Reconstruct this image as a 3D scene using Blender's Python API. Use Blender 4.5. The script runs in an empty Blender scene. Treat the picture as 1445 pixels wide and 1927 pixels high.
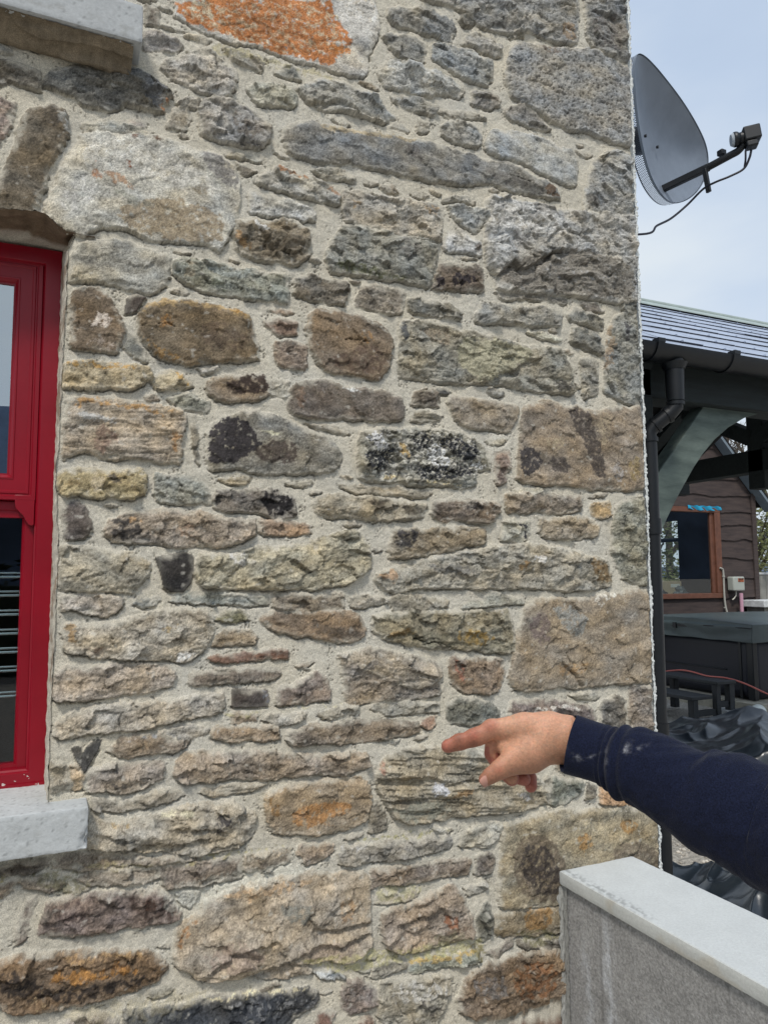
import bpy, bmesh, math, random
import numpy as np
from mathutils import Vector, Matrix

# ------------------------------------------------------------------ camera
sc = bpy.context.scene
COL = sc.collection
FPX = 1400.0
YAW, PITCH, ROLL = math.radians(24.5), math.radians(5.06), 0.0065
CAM = np.array([0.0, -1.7, 1.6])
_f = np.array([math.sin(YAW)*math.cos(PITCH), math.cos(YAW)*math.cos(PITCH), math.sin(PITCH)])
_r0 = np.array([math.cos(YAW), -math.sin(YAW), 0.0])
_u0 = np.cross(_r0, _f)
_r = _r0*math.cos(ROLL) - _u0*math.sin(ROLL)
_u = _u0*math.cos(ROLL) + _r0*math.sin(ROLL)
cd = bpy.data.cameras.new('camera')
cam = bpy.data.objects.new('camera', cd); COL.objects.link(cam)
cd.sensor_fit = 'VERTICAL'; cd.sensor_height = 36.0; cd.lens = FPX/1927*36.0
cd.clip_start = 0.02; cd.clip_end = 2000
cam.matrix_world = Matrix(((_r[0], _u[0], -_f[0], CAM[0]), (_r[1], _u[1], -_f[1], CAM[1]), (_r[2], _u[2], -_f[2], CAM[2]), (0, 0, 0, 1)))
sc.camera = cam

def ray(px, py):
    return _f + (px-722.5)/FPX*_r - (py-963.5)/FPX*_u
def at(px, py, d):            # a measured point of the photograph at a forward distance
    return CAM + d*ray(px, py)
def pl(px, py, Y=0.0):        # the same on a plane parallel to the house wall
    r = ray(px, py); return CAM + (Y-CAM[1])/r[1]*r

# ------------------------------------------------------------------ sky, sun
SUN_EL, SUN_AZ = math.radians(52), math.radians(214)      # azimuth clockwise from +Y
world = bpy.data.worlds.new("World"); sc.world = world; world.use_nodes = True
nt = world.node_tree; nt.nodes.clear()
def N(nt, t, **k):
    n = nt.nodes.new(t)
    for a, b in k.items():
        if a.startswith('i_'): n.inputs[a[2:].replace('_', ' ')].default_value = b
        else: setattr(n, a, b)
    return n
o_ = N(nt, 'ShaderNodeOutputWorld'); bg = N(nt, 'ShaderNodeBackground'); bg2 = N(nt, 'ShaderNodeBackground'); mx = N(nt, 'ShaderNodeMixShader')
sky = N(nt, 'ShaderNodeTexSky'); sky.sky_type = 'NISHITA'; sky.sun_disc = False
sky.sun_elevation = SUN_EL; sky.sun_rotation = SUN_AZ; sky.dust_density = 2.0; sky.air_density = 1.0
bg.inputs[1].default_value = 0.10
tc = N(nt, 'ShaderNodeTexCoord'); mp = N(nt, 'ShaderNodeMapping'); mp.inputs['Scale'].default_value = (1.0, 1.0, 2.6)
nz = N(nt, 'ShaderNodeTexNoise'); nz.inputs['Scale'].default_value = 1.7; nz.inputs['Detail'].default_value = 6; nz.inputs['Roughness'].default_value = 0.5
cr = N(nt, 'ShaderNodeValToRGB')
cr.color_ramp.elements[0].position = 0.30; cr.color_ramp.elements[0].color = (0.8, 0.8, 0.8, 1)
cr.color_ramp.elements[1].position = 0.62; cr.color_ramp.elements[1].color = (1, 1, 1, 1)
cc = N(nt, 'ShaderNodeValToRGB')
cc.color_ramp.elements[0].position = 0.35; cc.color_ramp.elements[0].color = (0.66, 0.79, 0.98, 1)
cc.color_ramp.elements[1].position = 0.72; cc.color_ramp.elements[1].color = (0.88, 0.95, 1.0, 1)
L = nt.links.new
sx = N(nt, 'ShaderNodeSeparateXYZ'); hr = N(nt, 'ShaderNodeMapRange'); hr.inputs['From Min'].default_value = 0.15; hr.inputs['From Max'].default_value = 0.75; hr.inputs['To Min'].default_value = 0.14; hr.inputs['To Max'].default_value = -0.14
ad = N(nt, 'ShaderNodeMath'); ad.operation = 'ADD'
L(tc.outputs['Generated'], mp.inputs[0]); L(mp.outputs[0], nz.inputs['Vector']); L(tc.outputs['Generated'], sx.inputs[0]); L(sx.outputs['Z'], hr.inputs['Value'])
L(nz.outputs['Fac'], ad.inputs[0]); L(hr.outputs[0], ad.inputs[1]); L(ad.outputs[0], cr.inputs[0]); L(ad.outputs[0], cc.inputs[0])
L(sky.outputs[0], bg.inputs[0]); L(cc.outputs[0], bg2.inputs[0]); bg2.inputs[1].default_value = 0.56
L(cr.outputs[0], mx.inputs[0]); L(bg.outputs[0], mx.inputs[1]); L(bg2.outputs[0], mx.inputs[2]); L(mx.outputs[0], o_.inputs[0])
sd = bpy.data.lights.new('sun', 'SUN'); sd.energy = 1.5; sd.angle = math.radians(10); sd.color = (1.0, 0.95, 0.87)
sun = bpy.data.objects.new('sun', sd); COL.objects.link(sun)
_sd = Vector((math.sin(SUN_AZ)*math.cos(SUN_EL), math.cos(SUN_AZ)*math.cos(SUN_EL), math.sin(SUN_EL)))
sun.rotation_euler = _sd.to_track_quat('Z', 'Y').to_euler(); sun.location = (-6, -8, 12)
vs = sc.view_settings; vs.view_transform = 'Standard'; vs.look = 'None'; vs.gamma = 1.0; vs.exposure = 0.66; vs.use_curve_mapping = False

# ------------------------------------------------------------------ helpers
rng = np.random.default_rng(7)
_G = rng.uniform(0, 2*np.pi, (256, 256)); _GX = np.cos(_G).astype(np.float32); _GY = np.sin(_G).astype(np.float32)
_RV = rng.random((256, 256)).astype(np.float32)
def perlin(x, y, s=0):
    x = np.asarray(x, np.float32)+s*17.31; y = np.asarray(y, np.float32)+s*5.77
    xi = np.floor(x).astype(np.int32); yi = np.floor(y).astype(np.int32); fx = x-xi; fy = y-yi
    u = fx*fx*fx*(fx*(fx*6-15)+10); v = fy*fy*fy*(fy*(fy*6-15)+10)
    def g(i, j, dx, dy):
        a = (i+s*31) & 255; b = (j+s*57) & 255
        return _GX[a, b]*dx+_GY[a, b]*dy
    n00 = g(xi, yi, fx, fy); n10 = g(xi+1, yi, fx-1, fy); n01 = g(xi, yi+1, fx, fy-1); n11 = g(xi+1, yi+1, fx-1, fy-1)
    return ((n00*(1-u)+n10*u)*(1-v)+(n01*(1-u)+n11*u)*v)*1.5
def fbm(x, y, s=0, o=4, g=0.5, lac=2.03):
    a = 1.0; t = 0.0; n = 0.0
    for k in range(o):
        t = t+a*perlin(x, y, s+k*7); n += a; a *= g; x = x*lac; y = y*lac
    return t/n
def ridged(x, y, s=0, o=4, g=0.55):
    a = 1.0; t = 0.0; n = 0.0
    for k in range(o):
        t = t+a*(1-2*np.abs(perlin(x, y, s+k*7))); n += a; a *= g; x = x*2.03; y = y*2.03
    return t/n
def white(shape, s):
    return np.random.default_rng(s).random(shape).astype(np.float32)
def smooth(a, b, x):
    t = np.clip((x-a)/(b-a), 0, 1); return t*t*(3-2*t)
def lin(c):
    c = np.asarray(c, float)/255.0
    return np.where(c <= 0.04045, c/12.92, ((c+0.055)/1.055)**2.4)
def link(o, parent=None):
    COL.objects.link(o)
    if parent is not None: o.parent = parent
    return o
def tag(o, label=None, cat=None, group=None, kind=None):
    for k, v in (('label', label), ('category', cat), ('group', group), ('kind', kind)):
        if v: o[k] = v
    return o
def empty(name, loc, label, cat, group=None):
    o = bpy.data.objects.new(name, None); o.empty_display_size = 0.1; o.location = loc; COL.objects.link(o)
    bpy.context.view_layer.update()
    return tag(o, label, cat, group)
def fix(o, parent):          # children are modelled in world space; keep them there
    if parent is not None:
        o.parent = parent
        p = Vector(parent.location)
        if parent.parent is not None: p = Vector((0, 0, 0))+Vector(parent.location)+Vector(parent.parent.location)
        o.matrix_parent_inverse = Matrix.Translation(-p) if parent.type == 'EMPTY' and parent.parent is None else Matrix.Identity(4)
    return o
def np_mesh(name, V, Fq, mat, parent=None, col=None, smoothf=True, tri=False):
    V = np.asarray(V, np.float32).reshape(-1, 3); Fq = np.asarray(Fq, np.int32); k = Fq.shape[1]
    me = bpy.data.meshes.new(name)
    me.vertices.add(len(V)); me.vertices.foreach_set('co', V.ravel())
    me.loops.add(Fq.size); me.loops.foreach_set('vertex_index', Fq.ravel())
    me.polygons.add(len(Fq)); me.polygons.foreach_set('loop_start', np.arange(0, Fq.size, k, dtype=np.int32))
    me.update(calc_edges=True)
    if smoothf: me.polygons.foreach_set('use_smooth', np.ones(len(Fq), bool))
    if col is not None:
        a = me.color_attributes.new('Col', 'FLOAT_COLOR', 'POINT')
        c4 = np.ones((len(V), 4), np.float32); c4[:, :3] = col; a.data.foreach_set('color', c4.ravel())
    me.validate(); me.materials.append(mat)
    o = bpy.data.objects.new(name, me); COL.objects.link(o)
    return fix(o, parent)
class MB:                     # collects shapes, builds ONE mesh object in world space
    def __init__(s): s.bm = bmesh.new()
    def quadprism(s, pts, off, dark0=False):   # closed polygon pts (3d) extruded by vector off
        off = Vector(off); a = [s.bm.verts.new(Vector(p)) for p in pts]; b = [s.bm.verts.new(Vector(p)+off) for p in pts]
        n = len(a); s.bm.faces.new(a); s.bm.faces.new(b[::-1])
        for i in range(n):
            f = s.bm.faces.new((a[i], b[i], b[(i+1) % n], a[(i+1) % n]))
            if dark0 and i == 0: f.material_index = 1
        return s
    def box(s, x0, x1, y0, y1, z0, z1, M=None):
        P = [Vector((x, y, z)) for x in (x0, x1) for y in (y0, y1) for z in (z0, z1)]
        if M is not None: P = [M @ p for p in P]
        v = [s.bm.verts.new(p) for p in P]
        for q in ((0, 1, 3, 2), (4, 6, 7, 5), (0, 4, 5, 1), (2, 3, 7, 6), (0, 2, 6, 4), (1, 5, 7, 3)): s.bm.faces.new([v[i] for i in q])
        return s
    def beam(s, p, q, w, h, up=(0, 0, 1)):
        p, q = Vector(p), Vector(q); d = (q-p).normalized(); r = d.cross(Vector(up)).normalized(); u = r.cross(d)
        M = Matrix((r, d, u)).transposed().to_4x4(); M.translation = p
        return s.box(-w/2, w/2, 0, (q-p).length, -h/2, h/2, M)
    def tube(s, pts, r, n=12, cap=True):
        pts = [Vector(p) for p in pts]; rs = r if hasattr(r, '__len__') else [r]*len(pts); rings = []
        t0 = (pts[1]-pts[0]).normalized(); a = t0.orthogonal().normalized()
        for i, p in enumerate(pts):
            t = (pts[min(i+1, len(pts)-1)]-pts[max(i-1, 0)]).normalized()
            a = (a-t*a.dot(t)).normalized(); b = t.cross(a)
            rings.append([s.bm.verts.new(p+(a*math.cos(2*math.pi*k/n)+b*math.sin(2*math.pi*k/n))*rs[i]) for k in range(n)])
        for A, B in zip(rings, rings[1:]):
            for k in range(n): s.bm.faces.new((A[k], A[(k+1) % n], B[(k+1) % n], B[k]))
        if cap: s.bm.faces.new(rings[0][::-1]); s.bm.faces.new(rings[-1])
        return s
    def grid(s, fn, nu, nv):
        g = [[s.bm.verts.new(fn(i/nu, j/nv)) for j in range(nv+1)] for i in range(nu+1)]
        for i in range(nu):
            for j in range(nv): s.bm.faces.new((g[i][j], g[i+1][j], g[i+1][j+1], g[i][j+1]))
        return s
    def build(s, name, mat, parent=None, bevel=0.0, sm=False, seg=2):
        bmesh.ops.recalc_face_normals(s.bm, faces=s.bm.faces)
        me = bpy.data.meshes.new(name); s.bm.to_mesh(me); s.bm.free(); me.materials.append(mat)
        o = bpy.data.objects.new(name, me); COL.objects.link(o)
        if bevel:
            m = o.modifiers.new('bevel', 'BEVEL'); m.width = bevel; m.segments = seg; m.limit_method = 'ANGLE'; m.angle_limit = 0.6
        if sm or bevel:
            me.polygons.foreach_set('use_smooth', np.ones(len(me.polygons), bool))
            if hasattr(me, 'set_sharp_from_angle'): me.set_sharp_from_angle(angle=0.7)
        return fix(o, parent)
def smoothpath(pts, n=8):
    P = [Vector(p) for p in pts]; out = []
    for i in range(len(P)-1):
        a, b, c, d = P[max(i-1, 0)], P[i], P[i+1], P[min(i+2, len(P)-1)]
        for k in range(n):
            t = k/n; out.append(0.5*((2*b)+(c-a)*t+(2*a-5*b+4*c-d)*t*t+(3*b-a-3*c+d)*t*t*t))
    return out+[P[-1]]

# ------------------------------------------------------------------ materials
def mat(name, c, rough=0.8, noise=0.0, nscale=8.0, bump=0.0, bscale=60.0, metal=0.0, spec=0.5, c2=None, stretch=(1, 1, 1), attr=False, sss=0.0, detail=6.0, fac=(0.35, 0.65), wave=None):
    m = bpy.data.materials.new(name); m.use_nodes = True; t = m.node_tree; b = t.nodes['Principled BSDF']; L = t.links.new
    b.inputs['Roughness'].default_value = rough; b.inputs['Metallic'].default_value = metal; b.inputs['Specular IOR Level'].default_value = spec
    lc = list(lin(c)) + [1.0] if max(c) > 1.0 else list(c)+[1.0]
    co = N(t, 'ShaderNodeTexCoord'); mp = N(t, 'ShaderNodeMapping'); mp.inputs['Scale'].default_value = stretch; L(co.outputs['Object'], mp.inputs[0])
    src = None
    if attr:
        a = N(t, 'ShaderNodeAttribute'); a.attribute_name = 'Col'; src = a.outputs['Color']
    if noise or c2 is not None:
        n = N(t, 'ShaderNodeTexNoise'); n.inputs['Scale'].default_value = nscale; n.inputs['Detail'].default_value = detail; n.inputs['Roughness'].default_value = 0.62; L(mp.outputs[0], n.inputs['Vector'])
        r = N(t, 'ShaderNodeMapRange'); r.inputs['From Min'].default_value = fac[0]; r.inputs['From Max'].default_value = fac[1]; L(n.outputs['Fac'], r.inputs['Value'])
        if c2 is not None:
            x = N(t, 'ShaderNodeMix'); x.data_type = 'RGBA'; L(r.outputs[0], x.inputs[0]); x.inputs[6].default_value = lc; x.inputs[7].default_value = list(lin(c2))+[1.0]; col = x.outputs[2]
            L(col, b.inputs['Base Color'])
        else:
            r.inputs['To Min'].default_value = 1-noise; r.inputs['To Max'].default_value = 1+noise
            x = N(t, 'ShaderNodeVectorMath'); x.operation = 'SCALE'
            if src: L(src, x.inputs[0])
            else: x.inputs[0].default_value = lc[:3]
            L(r.outputs[0], x.inputs['Scale']); L(x.outputs[0], b.inputs['Base Color'])
    elif src: L(src, b.inputs['Base Color'])
    else: b.inputs['Base Color'].default_value = lc
    if bump:
        n2 = N(t, 'ShaderNodeTexNoise'); n2.inputs['Scale'].default_value = bscale; n2.inputs['Detail'].default_value = 5; n2.inputs['Roughness'].default_value = 0.6; L(mp.outputs[0], n2.inputs['Vector'])
        bp = N(t, 'ShaderNodeBump'); bp.inputs['Strength'].default_value = 1.0; bp.inputs['Distance'].default_value = bump; L(n2.outputs['Fac'], bp.inputs['Height']); L(bp.outputs[0], b.inputs['Normal'])
    if sss:
        b.inputs['Subsurface Weight'].default_value = sss; b.inputs['Subsurface Radius'].default_value = (1.0, 0.35, 0.2); b.inputs['Subsurface Scale'].default_value = 0.004
    return m

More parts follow.
